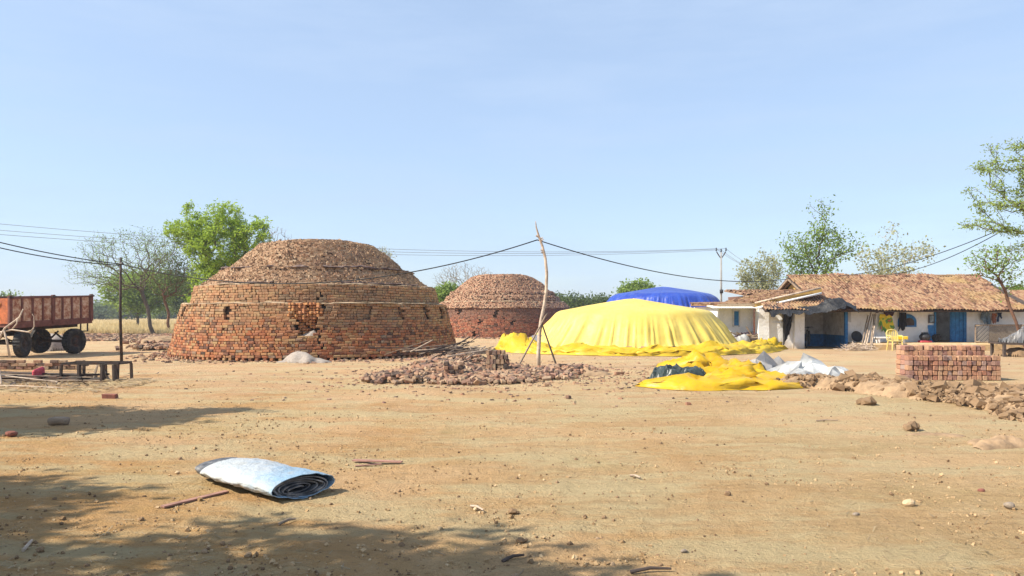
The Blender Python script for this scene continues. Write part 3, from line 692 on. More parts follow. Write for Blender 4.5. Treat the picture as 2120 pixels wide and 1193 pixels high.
# ------------------------------------------------------------------ loose bricks
def in_pile(g, n, blobs, top=True):
    """random spots on the surface of a heap made of blobs"""
    B = np.array(blobs, float); w = B[:, 2] * B[:, 3]; k = g.choice(len(B), n, p=w / w.sum())
    a = g.uniform(0, 2 * PI, n); r = np.sqrt(g.random(n)) * .98
    lx, ly = r * np.cos(a) * B[k, 2], r * np.sin(a) * B[k, 3]; c, s = np.cos(B[k, 4]), np.sin(B[k, 4])
    x, y = B[k, 0] + lx * c - ly * s, B[k, 1] + lx * s + ly * c
    z = np.zeros(n)
    for (cx, cy, rx, ry, ro, h) in B:
        c, s = math.cos(ro), math.sin(ro); A = ((x - cx) * c + (y - cy) * s) / rx; b = (-(x - cx) * s + (y - cy) * c) / ry
        z = np.maximum(z, h * np.clip(1 - A * A - b * b, 0, 1) ** .75)
    return x, y, z + gz(x, y)
mL = [brick_mesh('brick', M['brick_l_o'], d, seed=70 + s) for s, d in enumerate([(.225, .108, .075), (.225, .108, .075), (.215, .105, .07), (.15, .105, .075), (.11, .1, .072), (.225, .11, .08)])]

# the broken-brick pile in the middle of the yard
PB = [(-1.75, 19.3, 1.2, 1.5, .25, .42), (-2.6, 17.9, 1.0, .8, .3, .20), (-.9, 17.9, 1.5, 1.0, 0, .16), (.45, 19.0, 1.2, 1.0, 0, .15), (1.45, 20.3, 1.15, .75, .2, .20), (-.4, 20.3, 1.1, 1.2, 0, .24), (-1.7, 22.8, 1.1, 1.2, 0, .42)]
PILE = thing('brick_pile', 'long sprawling pile of broken bricks round the foot of the bent pole', 'brick pile', (-.6, 19, 0))
heap('earth_bed', M['soil'], [(b[0], b[1], b[2] * .96, b[3] * .96, b[4], max(.05, b[5] - .06)) for b in PB], .07, .03, 2, 41, parent=PILE, crease=.3, edge=.75, fine=.02)
g = np.random.default_rng(50); x, y, z = in_pile(g, 3000, PB)
o_ = np.argsort(np.hypot(x, y)); keep = []
for i in o_:
    if len(keep) >= 285: break
    if all((x[i] - x[j]) ** 2 + (y[i] - y[j]) ** 2 > .017 for j in keep[-400:]) and (g.random() < .55): keep.append(i)
for k, i in enumerate(keep):
    inst('brick', mL[k % 6], PILE, (x[i], y[i], z[i] + .03), (g.normal(0, .5), g.normal(0, .35), g.uniform(0, PI)))
mb = MB(); rest = np.setdiff1d(np.arange(3000), keep)
for s in range(4):
    q = rest[s::4]; tv, tf = chamfer_box(*[(.22, .105, .075), (.14, .1, .07), (.10, .08, .07), (.06, .05, .04)][s], .01)
    mb.batch(tv, tf, np.einsum('nij,njk->nik', rand_rot(len(q), .55, g), rotz(g.uniform(0, PI, len(q)))), np.column_stack([x[q], y[q], z[q] + .02]), g.random(len(q)))
o = mb.build('brick_rubble', M['brick_l_j'], PILE); o['kind'] = 'stuff'
# dark sticks and strips of burnt wood on the back of the pile
g = np.random.default_rng(51)
for k in range(34):
    c = np.array([-1.75 + g.normal(0, .55), 20.6 + g.normal(0, .6), .5 + g.uniform(0, .24)]); a = .35 + g.normal(0, .35); L = g.uniform(.3, .8)
    d = np.array([math.cos(a) * L, math.sin(a) * L * .6, g.normal(.08, .1)])
    mb = MB(); mb.bar(c - d, c + d, g.uniform(.03, .07), g.uniform(.015, .03), g.random()); mb.build('stick', [M['wood_dark'], M['wood'], M['wood_dark'], M['wood_pale']][k % 4], PILE)
def stack(name, label, c, nx, nz, ny, rz, mat, dims, seed, jit=.006, gap=.008, skip=.0, group=None, rows=None, cat='brick stack'):
    """bricks stacked dry; local x across, y into depth, z up"""
    g = np.random.default_rng(seed); T = thing(name, label, cat, c, group)
    ms = [brick_mesh('brick', mat, dims, seed=seed + 10 + s) for s in range(4)]
    cs, sn = math.cos(rz), math.sin(rz); k = 0
    for iz in range(nz):
        for ix in range(nx):
            for iy in range(ny):
                if rows and not rows(ix, iy, iz): continue
                if iz == nz - 1 and g.random() < skip: continue
                lx = (ix - (nx - 1) / 2) * (dims[0] + gap) + g.normal(0, jit); ly = iy * (dims[1] + gap) + g.normal(0, jit * 2); lz = (iz + .5) * (dims[2] + .002)
                inst('brick', ms[k % 4], T, (c[0] + lx * cs - ly * sn, c[1] + lx * sn + ly * cs, c[2] + lz), (g.normal(0, .02), g.normal(0, .02), rz + g.normal(0, .04))); k += 1
    return T
# two little stacks standing in the pile
stack('brick_stack', 'narrow upright stack of bricks on the broken-brick pile', (-1.38, 17.75, .10), 4, 4, 2, .1, M['brick_l_o'], (.108, .22, .09), 5, .012, .006, .5)
stack('brick_stack', 'wider grey stack of bricks behind the pile, left of the bent pole', (-.38, 19.2, .10), 6, 5, 2, -.08, M['brick_l_o'], (.085, .22, .11), 6, .012, .006, .4)

# neat brick stack in front of the house
def front_rows(ix, iy, iz):
    if iz < 5: return iy in (0, 1) or ix in (0, 18)
    return (iy in (1, 2)) and ix < 17
stack('brick_stack', 'neat knee-high stack of new bricks, set back at the top', (10.65, 18.1, .0), 19, 7, 3, -.03, M['brick_s_o'], (.107, .22, .116), 8, .006, .008, .10, rows=front_rows)

# single bricks and stones on the open ground
def lone(px, py, kind, label, cat, size=1.0, rz=0, seed=0, mat=None):
    q = gp(px, py)
    if kind == 'brick':
        o = inst('brick', mL[seed % 6] if mat is None else brick_mesh('brick', mat, seed=seed), None, (q.x, q.y, gz1(q.x, q.y) + .034 * size), (0, .03, rz)); o.scale = (size,) * 3
    else:
        mb = MB(); g_ = np.random.default_rng(seed)
        for q_ in range(1 if kind == 'stone' else 6):
            tv, tf = icochunk(seed + q_, .3); mb.add(tv * np.array([1.3, .95, .8]) * (1 if q_ == 0 else g_.uniform(.35, .7)) + (0 if q_ == 0 else g_.normal(0, .24, 3) * np.array([1.3, 1, .35]) - np.array([0, 0, .06])), tf)
        me = mb.mesh(kind, mat or M['clod'], smooth=False)
        sb = inst(kind, me, None, (q.x, q.y, gz1(q.x, q.y) + .22 * size), (0, 0, rz)); sb.scale = (size,) * 3; o = sb
        
        if kind == 'stone': md = o.modifiers.new('round', 'SUBSURF'); md.levels = 1; md.render_levels = 1
    return tag(o, label, cat)
M['stone_pale'] = simple('pale_sandstone', (.56, .41, .24), .9, .2, 20, bump=.5)
M['stone_grey'] = simple('grey_stone', (.25, .20, .15), .9, .3, 18, bump=.5)
M['brick_red1'] = simple('dark_red_brick', (.22, .085, .06), .9, .3, 14, bump=.5)
lone(228, 823, 'brick', 'dark red brick lying alone below the metal rack', 'brick', 1.15, .05, 90, M['brick_red1'])
lone(24, 904, 'stone', 'rounded brown stone in the shade at left edge', 'stone', .15, .3, 91, M['brick_red1'])
lone(1425, 838, 'brick', 'small holed brick alone on the ground below the yellow tarpaulin', 'brick', .8, .1, 4)
lone(1048, 806, 'brick', 'broken brick lying just in front of the brick pile', 'brick', .8, .6, 3)
lone(1131, 800, 'brick', 'pale half brick in front of the brick pile, right end', 'brick', 1., .2, 4)
lone(1177, 824, 'brick', 'half brick with crumbs in the middle of the yard', 'brick', .8, .9, 4)
lone(1282, 775, 'brick', 'reddish brick lying right of the brick pile', 'brick', 1.1, .3, 1)
lone(1797, 838, 'clod', 'dark earth clod lying in front of the clod ridge', 'clod', .26, .4, 93)
lone(1882, 1043, 'stone', 'pale rounded sandstone on the open ground at right', 'stone', .115, .4, 94, M['stone_pale'])
lone(2032, 1016, 'stone', 'small reddish stone right of the pale sandstone', 'stone', .075, .4, 95, M['brick_red1'])
lone(2090, 1048, 'stone', 'flat grey stone at the right edge', 'stone', .10, .1, 96, M['stone_grey'])
lone(1416, 1136, 'stone', 'small dark stone at the bottom, right of centre', 'stone', .055, .7, 97, M['stone_grey'])
lone(1772, 1066, 'stone', 'small grey stone left of the pale sandstone', 'stone', .06, .2, 98, M['stone_grey'])
lone(1060, 1056, 'clod', 'small brown clod at the edge of the dappled shade', 'clod', .07, .2, 99)
lone(1078, 1118, 'clod', 'small dark clod in the sunlit gap of the near shade', 'clod', .06, .9, 100)
lone(1888, 889, 'clod', 'lone dark clod in front of the clod ridge, right', 'clod', .2, .9, 101)
lone(985, 1050, 'stone', 'thin whitish chip at the edge of the dappled shade', 'stone', .05, .9, 102, M['stone_pale'])
lone(368, 975, 'stone', 'small whitish crumb left of the rolled tarpaulin', 'stone', .06, .9, 103, M['stone_pale'])
# wrapped log in the shade
q = gp(120, 880); mb = MB(); mb.tube([(q.x - .12, q.y, .05), (q.x - .06, q.y, .06), (q.x + .06, q.y + .02, .06), (q.x + .13, q.y + .03, .05)], [.055, .062, .058, .06], 10)
tag(mb.build('log', M['wood'], loc=q, smooth=True), 'short thick log lying in the shade at left', 'log')

# ------------------------------------------------------------------ ridge of dug earth and clods at the right
RB = [(6.5, 16.5, 1.05, .55, -.1, .25), (7.4, 15.7, .85, .6, -.4, .28), (7.9, 14.8, .9, .7, -.7, .25), (8.4, 14.0, 1.0, .8, -.7, .25), (8.6, 13.0, .9, .8, -.7, .24), (8.5, 12.1, .8, .65, -.8, .20), (9.4, 13.6, 1.0, .9, -.5, .25), (8.1, 11.4, .6, .35, -.5, .08)]
RIDGE = thing('earth_ridge', 'low ridge of dug brown earth and clods along the right side', 'earth ridge', (8.8, 15, 0))
heap('soil', M['soil'], RB, .05, .05, 2.2, 43, parent=RIDGE, crease=.3, edge=.7, fine=.03)
g = np.random.default_rng(44); RB2 = RB[1:]; x, y, z = in_pile(g, 900, RB2)
mC = []
for s in range(6):
    tv, tf = chunk(300 + s, .32) if s % 2 else icochunk(300 + s, .3); mb = MB(); mb.add(tv, tf); mC.append(mb.mesh('clod', M['clod']))
kept = []
for i in np.argsort(np.hypot(x, y)):
    if len(kept) >= 230: break
    if all((x[i] - x[j]) ** 2 + (y[i] - y[j]) ** 2 > .02 for j in kept) and g.random() < .6: kept.append(i)
for k, i in enumerate(kept):
    s = g.uniform(.07, .20); o = inst('clod', mC[k % 6], RIDGE, (x[i], y[i], z[i] + s * .12), tuple(g.uniform(-1, 1, 3) * (.6, .6, 3))); o.scale = (s * 1.2, s, s * .8)
rest = np.setdiff1d(np.arange(900), kept); mb = MB()
x2, y2, z2 = in_pile(g, 1500, RB); xx, yy, zz = np.concatenate([x[rest], x2]), np.concatenate([y[rest], y2]), np.concatenate([z[rest], z2]); nn = len(xx)
tv, tf = chunk(400, .35); mb.batch(tv, tf, rand_rot(nn, PI, g) * g.uniform(.025, .085, nn)[:, None, None], np.column_stack([xx, yy, zz]), g.random(nn))
o = mb.build('crumbs', M['clod'], RIDGE); o['kind'] = 'stuff'
tag(heap('earth_heap', M['soil'], [(gp(2095, 925).x, gp(2095, 925).y, .34, .2, -.1, .10), (gp(2060, 918).x, gp(2060, 918).y, .2, .1, 0, .05)], .02, .03, 5, 45, crease=.3, edge=.9, fine=.03), 'small separate heap of loose earth at the right edge', 'earth heap')
tag(heap('earth_heap', M['soil'], [(gp(1920, 900).x, gp(1920, 900).y, .36, .10, -.2, .03)], .02, .015, 6, 46, crease=.3, edge=.9, fine=.02), 'thin smear of loose earth beside the lone clod', 'earth heap')

# ------------------------------------------------------------------ trees
def tree(name, label, base, crown, n_att, seed, bark, leaf, r_tip=.008, n_leaf=6, leaf_s=.09, trunk_top=None, lean=(0, 0), step=.45, leaf_spread=.25, long_leaf=1.6, group=None, up=.15, cat='tree', shell=.3, trunks=1, power=.45, bare=False, rmax=9):
    """crown: list of ellipsoids (cx, cy, cz, rx, ry, rz) in world space, filled by branches that reach for random points"""
    g = np.random.default_rng(seed); base = np.array(base, float)
    T = thing(name, label, cat, base, group)
    E = np.array(crown, float); cen = E[:, :3].mean(0)
    top = np.array(trunk_top) if trunk_top is not None else base + np.array([lean[0], lean[1], 0]) + (cen - base) * np.array([.25, .25, .45])
    nodes = [base]; par = [-1]
    for t in range(trunks):
        tp = top + (g.normal(0, .35, 3) * np.array([1, 1, .5]) if t else 0); prev = 0
        b0 = base if t == 0 else base + g.normal(0, .12, 3) * np.array([1, 1, 0])
        for k in range(1, 6):
            q = b0 + (tp - b0) * k / 5 + g.normal(0, .04, 3) * np.linalg.norm(tp - base) * .35 * (1 if k < 5 else 0)
            nodes.append(q); par.append(prev); prev = len(nodes) - 1
    w = E[:, 3] * E[:, 4] * E[:, 5]; k = g.choice(len(E), n_att, p=w / w.sum())
    d = g.normal(size=(n_att, 3)); d /= np.linalg.norm(d, axis=1)[:, None]; rad = (shell + (1 - shell) * g.random(n_att)) ** .6
    A = E[k, :3] + d * rad[:, None] * E[k, 3:]
    A = A[A[:, 2] > base[2] + .5]
    A = A[np.argsort(np.linalg.norm(A - top, axis=1))]
    tips = []
    NP = np.zeros((len(A) * 12 + 50, 3)); depth = np.zeros(len(NP)); n0 = len(nodes); NP[:n0] = nodes
    for i in range(1, n0): depth[i] = depth[par[i]] + np.linalg.norm(NP[i] - NP[par[i]])
    cnt = n0
    for a in A:
        dv = a - NP[:cnt]; dl = np.linalg.norm(dv, axis=1)
        cost = dl + .30 * depth[:cnt] + 1.2 * np.clip(-dv[:, 2] + .1, 0, 9); cost[0] += 3; cost[:2] += 2
        j = int(np.argmin(cost)); L = dl[j]; m = max(2, int(L / step)); q0 = NP[j].copy(); prev = j
        side = g.normal(0, .07, 3) * L
        for s in range(1, m + 1):
            t = s / m; q = q0 + (a - q0) * t + side * math.sin(PI * t) + np.array([0, 0, -up * L * math.sin(PI * t)]) * .5 + g.normal(0, .018, 3) * (t < 1)
            if cnt >= len(NP) - 1: break
            NP[cnt] = q; par.append(prev); depth[cnt] = depth[prev] + np.linalg.norm(q - NP[prev]); prev = cnt; cnt += 1
        tips.append(prev)
    par = np.array(par[:cnt]); NP = NP[:cnt]; load = np.zeros(cnt)
    load[tips] = 1
    for i in range(cnt - 1, 0, -1): load[par[i]] += load[i]
    R = np.minimum(r_tip * np.maximum(load, 1) ** power, rmax); R[0] *= 1.25
    mbT, mbB = MB(), MB()
    i = np.arange(1, cnt); p0, p1 = NP[par[i]], NP[i]; ax = p1 - p0; ln = np.linalg.norm(ax, axis=1) + 1e-6; ax = ax / ln[:, None]
    ref = np.where(np.abs(ax[:, 2:3]) < .9, np.array([[0, 0, 1.]]), np.array([[1., 0, 0]])); u = np.cross(ax, ref); u /= np.linalg.norm(u, axis=1)[:, None]; v = np.cross(ax, u)
    for mb, sel, ns in ((mbT, R[i] > r_tip * 5.5, 8), (mbB, (R[i] <= r_tip * 5.5), 3)):
        s = np.where(sel)[0]
        if len(s) == 0: continue
        an = np.arange(ns) * 2 * PI / ns
        ring = np.cos(an)[None, :, None] * u[s][:, None] + np.sin(an)[None, :, None] * v[s][:, None]
        ra = np.minimum(R[par[i[s]]], R[i[s]] * 1.6)
        V = np.concatenate([p0[s][:, None] - ax[s][:, None] * R[i[s]][:, None, None] * .3 + ra[:, None, None] * ring, p1[s][:, None] + R[i[s]][:, None, None] * ring], 1).reshape(-1, 3)
        off = np.arange(len(s)) * 2 * ns
        f = []
        for q in range(ns): f += map(tuple, np.stack([off + q, off + (q + 1) % ns, off + ns + (q + 1) % ns, off + ns + q], 1).tolist())
        mb.add(V, f)
    if mbT.n: mbT.build('trunk', bark, T, smooth=True)
    if mbB.n: mbB.build('branches', bark if not bare else M['twig'], T)
    if n_leaf and leaf:
        tn = np.array(tips); src = np.concatenate([tn, par[tn], par[par[tn]]]); N = len(src) * n_leaf
        k = np.repeat(src, n_leaf); t = g.random(N)[:, None]; pos = NP[k] * t + NP[par[k]] * (1 - t) + g.normal(0, leaf_spread, (N, 3)) * np.array([1, 1, .7])
        tw = np.array([(-.5 * long_leaf, 0, 0), (0, -.5, .12), (.5 * long_leaf, 0, 0), (0, .5, .12)])
        s = leaf_s * g.uniform(.6, 1.3, N); mb = MB()
        mb.batch(tw, [(0, 1, 2, 3)], rand_rot(N, PI, g) * s[:, None, None], pos, np.clip(g.normal(.5, .25, N), 0, 1)); mb.build('crown', leaf, T)
    return T
def E(x, y, d, rx, ry, rz=None):
    """crown lobe seen at (x, y) with half-width rx and half-height ry in photograph pixels"""
    c = at(x, y, d); return (c.x, c.y, c.z, rx * d / F, (rz or rx) * d / F, ry * d / F)
def B(x, d): return ((x - CX) * d / F, d, -.05)

# left: the bare acacia, the smaller reddish one, the round green one behind
tree('acacia_tree', 'nearly bare spreading acacia with a leaning dark trunk, left of the large kiln', B(318, 58), [E(265, 520, 58, 95, 55), E(190, 560, 58, 58, 42), E(330, 510, 58, 50, 45), E(250, 575, 58, 85, 30)], 850, 101, M['bark'], M['leaf_mid'], .007, 2, .07, trunk_top=tuple(at(293, 602, 58)), leaf_spread=.22, step=.5, up=.1)
tree('acacia_tree', 'small thin-crowned tree with reddish trunk between the bare acacia and green tree', B(349, 63), [E(345, 565, 63, 48, 50), E(365, 540, 63, 35, 40), E(385, 590, 63, 30, 28)], 560, 102, M['bark_red'], M['leaf_dark'], .007, 2, .10, trunk_top=tuple(at(347, 640, 63)), leaf_spread=.3)
tree('shade_tree', 'round mid-green field tree behind the leaning acacia trunk', B(285, 98), [E(265, 592, 98, 55, 28), E(320, 590, 98, 60, 35), E(285, 625, 98, 60, 18)], 260, 103, M['bark'], M['leaf_mid'], .014, 16, .24, leaf_spread=.55)
tree('shade_tree', 'low dark field tree far behind the reddish trunk', B(385, 110), [E(385, 600, 110, 38, 40), E(400, 630, 110, 40, 20)], 200, 104, M['bark'], M['leaf_dark'], .014, 14, .26, leaf_spread=.55)
tree('acacia_tree', 'tall bright green feathery tree rising behind the large kiln', B(470, 50), [E(455, 505, 50, 72, 70), E(400, 480, 50, 52, 40), E(520, 500, 50, 44, 58), E(455, 570, 50, 60, 45), E(395, 440, 50, 22, 28), E(425, 620, 50, 45, 30), E(365, 475, 50, 30, 22), E(545, 480, 50, 20, 36), E(470, 440, 50, 45, 25)], 900, 105, M['bark'], M['leaf_bright'], .0075, 9, .085, trunk_top=tuple(at(462, 610, 50)), trunks=3, leaf_spread=.16, long_leaf=2.6, up=.2, step=.4)
for k, (x, y, rx, ry, d, lab) in enumerate(((575, 495, 30, 28, 66, 'bare grey twiggy tree peeping over the left shoulder of the large kiln'), (715, 520, 50, 26, 62, 'bare thorny tree showing above the top of the large kiln'), (790, 530, 22, 20, 60, 'sparse thorn bush showing over the right shoulder of the large kiln'))):
    tree('thorn_tree', lab, B(x, d), [E(x, y, d, rx, ry), E(x, y + 30, d, rx * .8, ry)], 260, 110 + k, M['twig'], M['leaf_pale'] if k else None, .009, 1 if k else 0, .09, bare=True)
tree('thorn_tree', 'grey leafless fan-shaped tree behind the far kiln', B(965, 80), [E(960, 575, 80, 65, 35), E(1000, 580, 80, 40, 30), E(930, 585, 80, 40, 25)], 800, 120, M['twig'], None, .009, 0, bare=True)
tree('bush', 'green bush left of the far kiln', B(925, 72), [E(925, 608, 72, 32, 20), E(915, 625, 72, 25, 20)], 160, 121, M['bark'], M['leaf_mid'], .010, 14, .16, leaf_spread=.35, cat='bush')
g = np.random.default_rng(130)
for k, (x, y, rx, ry, d, lm, lab) in enumerate(((1195, 630, 40, 22, 95, 'leaf_dark', 'hazy dark bush between the far kiln and the blue kiln, left'), (1245, 628, 34, 16, 100, 'leaf_dark', 'hazy low bush just left of the blue kiln'), (1318, 597, 32, 11, 90, 'leaf_mid', 'green treetop showing over the left side of the blue kiln'), (1160, 625, 25, 14, 105, 'leaf_dark', 'far hazy bush right beside the far kiln'))):
    tree('bush', lab, B(x, d), [E(x, y, d, rx, ry), E(x, y + 14, d, rx * 1.1, ry)], 150, 131 + k, M['bark'], M[lm], .012, 14, .22, leaf_spread=.5, cat='bush')
# far tree line across the fields
for k in range(30):
    x = [40, 8, 70, 110, 195, 210, 230, 262, 300, 335, 360, 410, 425, 445, 180, 150, 1100, 1135, 1420, 1210, 1270, 1560, 2085, 2112, 1640, 880, 890, 520, 600, 700][k]; d = [150, 120, 190, 230, 260, 210, 240, 200, 260, 220, 250, 200, 190, 170, 300, 280, 260, 240, 220, 210, 260, 200, 70, 64, 190, 230, 260, 210, 230, 240][k]
    h = g.uniform(16, 30) if d > 160 else (45 if d > 100 else 42)
    words = ['behind the trailer', 'behind the trailer at left edge', 'over the trailer', 'low behind the trailer', 'right of the trailer', 'just right of the trailer end', 'beyond the dry field left of the thin pole', 'right of the thin pole', 'behind the leaning acacia trunk', 'between the two acacia trunks', 'behind the reddish trunk', 'left of the large kiln', 'close against the large kiln', 'at the large kiln edge', 'beside the trailer tail', 'above the trailer wheel', 'behind the far kiln', 'behind the bent pole', 'behind the blue kiln', 'between the covered kilns', 'far beyond the yellow mound', 'behind the power pole', 'behind the right end of the house', 'at the right edge behind the house', 'behind the house gable', 'in the gap between the kilns', 'beyond the gap between the kilns', 'beyond the large kiln', 'hidden by the large kiln', 'past the large kiln top'][k]
    if x in (520, 600, 700): continue
    yb = 652
    tree('far_tree', 'hazy distant tree ' + words, B(x, d), [E(x, yb - h * .55, d, h * g.uniform(.8, 1.3), h * .5), E(x + g.uniform(-8, 8), yb - h * .3, d, h * 1.1, h * .35)], 60, 140 + k, M['bark'], M['leaf_dark'] if k % 3 else M['leaf_mid'], .03, 16, .0022 * d, leaf_spread=.005 * d, group='trees along the far field')
# right: trees behind the house
tree('leafy_tree', 'tall upright leafy tree behind the left end of the house', B(1690, 47), [E(1695, 450, 47, 24, 55), E(1655, 515, 47, 42, 42), E(1715, 510, 47, 48, 48), E(1760, 500, 47, 26, 22), E(1680, 560, 47, 55, 25), E(1640, 545, 47, 25, 30)], 300, 201, M['bark'], M['leaf_mid'], .009, 4, .11, trunk_top=tuple(at(1692, 575, 47)), trunks=3, leaf_spread=.30)
tree('leafy_tree', 'sparse pale tree behind the middle of the house roof', B(1840, 50), [E(1845, 500, 50, 26, 45), E(1800, 530, 50, 34, 28), E(1890, 520, 50, 44, 24), E(1840, 560, 50, 70, 16)], 190, 202, M['bark_pale'], M['leaf_pale'], .008, 3, .12, trunk_top=tuple(at(1842, 565, 50)), leaf_spread=.3)
tree('leafy_tree', 'thin pale shrubby tree between the power pole and the tall leafy tree', B(1580, 56), [E(1545, 560, 56, 22, 28), E(1590, 560, 56, 30, 40), E(1575, 595, 56, 40, 25)], 220, 203, M['bark_pale'], M['leaf_pale'], .008, 5, .12, trunk_top=tuple(at(1580, 620, 56)), leaf_spread=.28)
tree('acacia_tree', 'large feathery acacia reaching in from the right edge', (21.0, 25.0, -.05), [E(2095, 300, 25, 45, 12), E(2070, 340, 25, 60, 12), E(2050, 385, 25, 55, 12), E(2075, 425, 25, 70, 12), E(2020, 462, 25, 45, 10), E(2095, 470, 25, 45, 14), E(2110, 510, 25, 30, 14), E(2190, 390, 25, 80, 95)], 640, 204, M['bark'], M['leaf_yg'], .006, 8, .04, trunk_top=(20.2, 25, 4.0), leaf_spread=.11, long_leaf=2.8, step=.3)
tree('leafy_tree', 'young crooked sparse tree at the right end of the house', (22.05, 32.0, -.05), [E(2050, 540, 32, 48, 35), E(2080, 520, 32, 28, 25), E(2100, 560, 32, 40, 45), E(2025, 545, 32, 25, 20)], 130, 205, M['bark_red'], M['leaf_mid'], .007, 3, .075, trunk_top=tuple(at(2065, 572, 32)), leaf_spread=.16)
tree('bush', 'green bush behind the right end of the roof', B(2105, 44), [E(2105, 610, 44, 35, 14)], 120, 206, M['bark'], M['leaf_mid'], .01, 14, .12, leaf_spread=.25, cat='bush')
# trees standing left of the viewer whose shade dapples the near ground
tree('shade_tree', 'broad leafy tree outside the left edge, its shade dappling the near ground', (-8.6, 2.4, -.05), [(-11.2, 4.0, 6.0, 1.8, 1.8, 1.2), (-7.6, 2.9, 5.8, 1.9, 1.15, 1.1), (-5.9, 2.3, 5.3, 1.6, 1.1, .9), (-9.6, 2.0, 5.4, 2.2, 1.6, 1.2)], 330, 301, M['bark'], M['leaf_mid'], .009, 13, .125, trunk_top=(-8.5, 2.6, 3.2), leaf_spread=.22)
tree('shade_tree', 'second leafy tree outside the left edge, shading the ground below the rods', (-13.2, 8.8, -.05), [(-12.6, 9.7, 5.4, 2.2, 1.5, 1.1), (-14.8, 9.6, 5.4, 2.0, 1.9, 1.2), (-10.5, 10.7, 4.9, 1.7, .55, .6), (-11.0, 9.3, 4.9, 1.4, .5, .5)], 330, 302, M['bark'], M['leaf_mid'], .009, 15, .14, trunk_top=(-13.2, 8.9, 3.2), leaf_spread=.22)

# ------------------------------------------------------------------ the house
def limewash():
    t = NT('limewashed_wall'); t.set(Roughness=.95); t.b.inputs['Specular IOR Level'].default_value = .1
    c = t.ramp(t.noise(2.2, 6, .65), [(.3, (.70, .69, .675)), (.65, (.84, .83, .815))])
    z = t.math('ADD', t.sep(2), t.math('MULTIPLY', t.noise(1.6, 5, .7), .9))
    c = t.mix(t.ramp(z, [(.45, .8), (.85, .0)]), c, (.50, .37, .22))
    c = t.mix(t.ramp(t.noise(5, 6, .75, stretch=(1, 1, .4)), [(.56, 0), (.74, .6)]), c, (.42, .37, .31))
    t.color(c); t.bump(t.noise(11, 5, .7), .6, .03); return t.m
M['lime'] = limewash()
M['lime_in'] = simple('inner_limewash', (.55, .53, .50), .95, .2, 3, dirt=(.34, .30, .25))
M['plinth'] = simple('mud_plinth', (.50, .34, .17), .95, .25, 4, dirt=(.58, .44, .30), bump=.6)
M['blue_paint'] = simple('worn_blue_paint', (.03, .16, .38), .6, .35, 7, dirt=(.02, .10, .25), bump=.3)
M['blue_speck'] = NT('blue_door_paint')
_t = M['blue_speck']; _t.set(Roughness=.55); _t.color(_t.mix(_t.ramp(_t.noise(38, 2, .5), [(.66, 0), (.7, 1)]), _t.ramp(_t.noise(4, 4), [(.3, (.015, .11, .30)), (.7, (.03, .17, .40))]), (.5, .55, .6))); M['blue_speck'] = _t.m
M['ochre_mud'] = simple('ochre_mud_gable', (.50, .33, .11), .95, .2, 4)
def tile_mat(name, obj):
    t = NT(name); t.set(Roughness=.9); t.b.inputs['Specular IOR Level'].default_value = .15
    c = t.ramp(t.rnd(obj), [(0, (.10, .055, .04)), (.2, (.23, .12, .075)), (.5, (.31, .18, .105)), (.8, (.38, .25, .15)), (1, (.28, .14, .09))])
    c = t.mix(t.ramp(t.noise(.5, 4), [(.52, 0), (.7, .45)]), c, (.42, .31, .10))
    c = t.mix(.5, c, t.ramp(t.noise(14, 4, .7), [(.3, .45), (.65, .85)]), 'MULTIPLY'); t.color(c); t.bump(t.noise(40, 4), .4, .01); return t.m
M['tile_o'] = tile_mat('roof_tile', True); M['tile_j'] = tile_mat('roof_tile_rest', False)
HOUSE = thing('village_house', 'long low whitewashed house with brown half-round tile roof and blue door', 'house', (18.5, 34.5, 0))
WY = 34.5
def hpart(name, mat, *boxes, parent=None, bev=0):
    mb = MB()
    for c, d in boxes: mb.box(c, d, bev=bev)
    return mb.build(name, mat, parent or HOUSE)
def wallbox(x0, x1, y0, y1, z0, z1): return (((x0 + x1) / 2, (y0 + y1) / 2, (z0 + z1) / 2), (x1 - x0, y1 - y0, z1 - z0))
def rough_wall(name, mat, x0, x1, y, z0, z1, th, seed, parent=None):
    """wall with uneven hand-smeared face"""
    nx, nz = max(3, int((x1 - x0) / .12)), max(3, int((z1 - z0) / .12)); X, Z = np.meshgrid(np.linspace(x0, x1, nx), np.linspace(z0, z1, nz), indexing='ij')
    Y = y + .022 * fbm(P3(X.ravel() * 1.8, Z.ravel() * 1.8, seed), 4, seed).reshape(X.shape)
    P_ = np.stack([X, Y, Z], -1); Pb = P_.copy(); Pb[..., 1] = y + th
    mb = MB(); mb.grid(P_); mb.grid(Pb)
    for A_, B_ in ((P_[0], Pb[0]), (P_[-1], Pb[-1]), (P_[:, 0], Pb[:, 0]), (P_[:, -1], Pb[:, -1])): mb.grid(np.stack([A_, B_]))
    return mb.build(name, mat, parent or HOUSE)
rough_wall('front_wall', M['lime'], 15.42, 19.5, WY, .28, 1.95, .3, 1)
rough_wall('front_wall', M['lime'], 20.82, 24.8, WY, .28, 1.95, .3, 2)
hpart('lintel', M['wood_dark'], wallbox(19.5, 20.82, WY + .02, WY + .28, 1.74, 1.93))
hpart('plinth', M['plinth'], wallbox(15.42, 24.8, 32.75, WY + .1, -.05, .30), bev=.05)
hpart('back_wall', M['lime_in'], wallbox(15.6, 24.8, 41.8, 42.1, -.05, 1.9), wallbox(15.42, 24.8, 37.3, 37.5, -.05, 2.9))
hpart('room_floor', M['plinth'], wallbox(15.45, 24.8, WY + .11, 37.3, .2, .29))
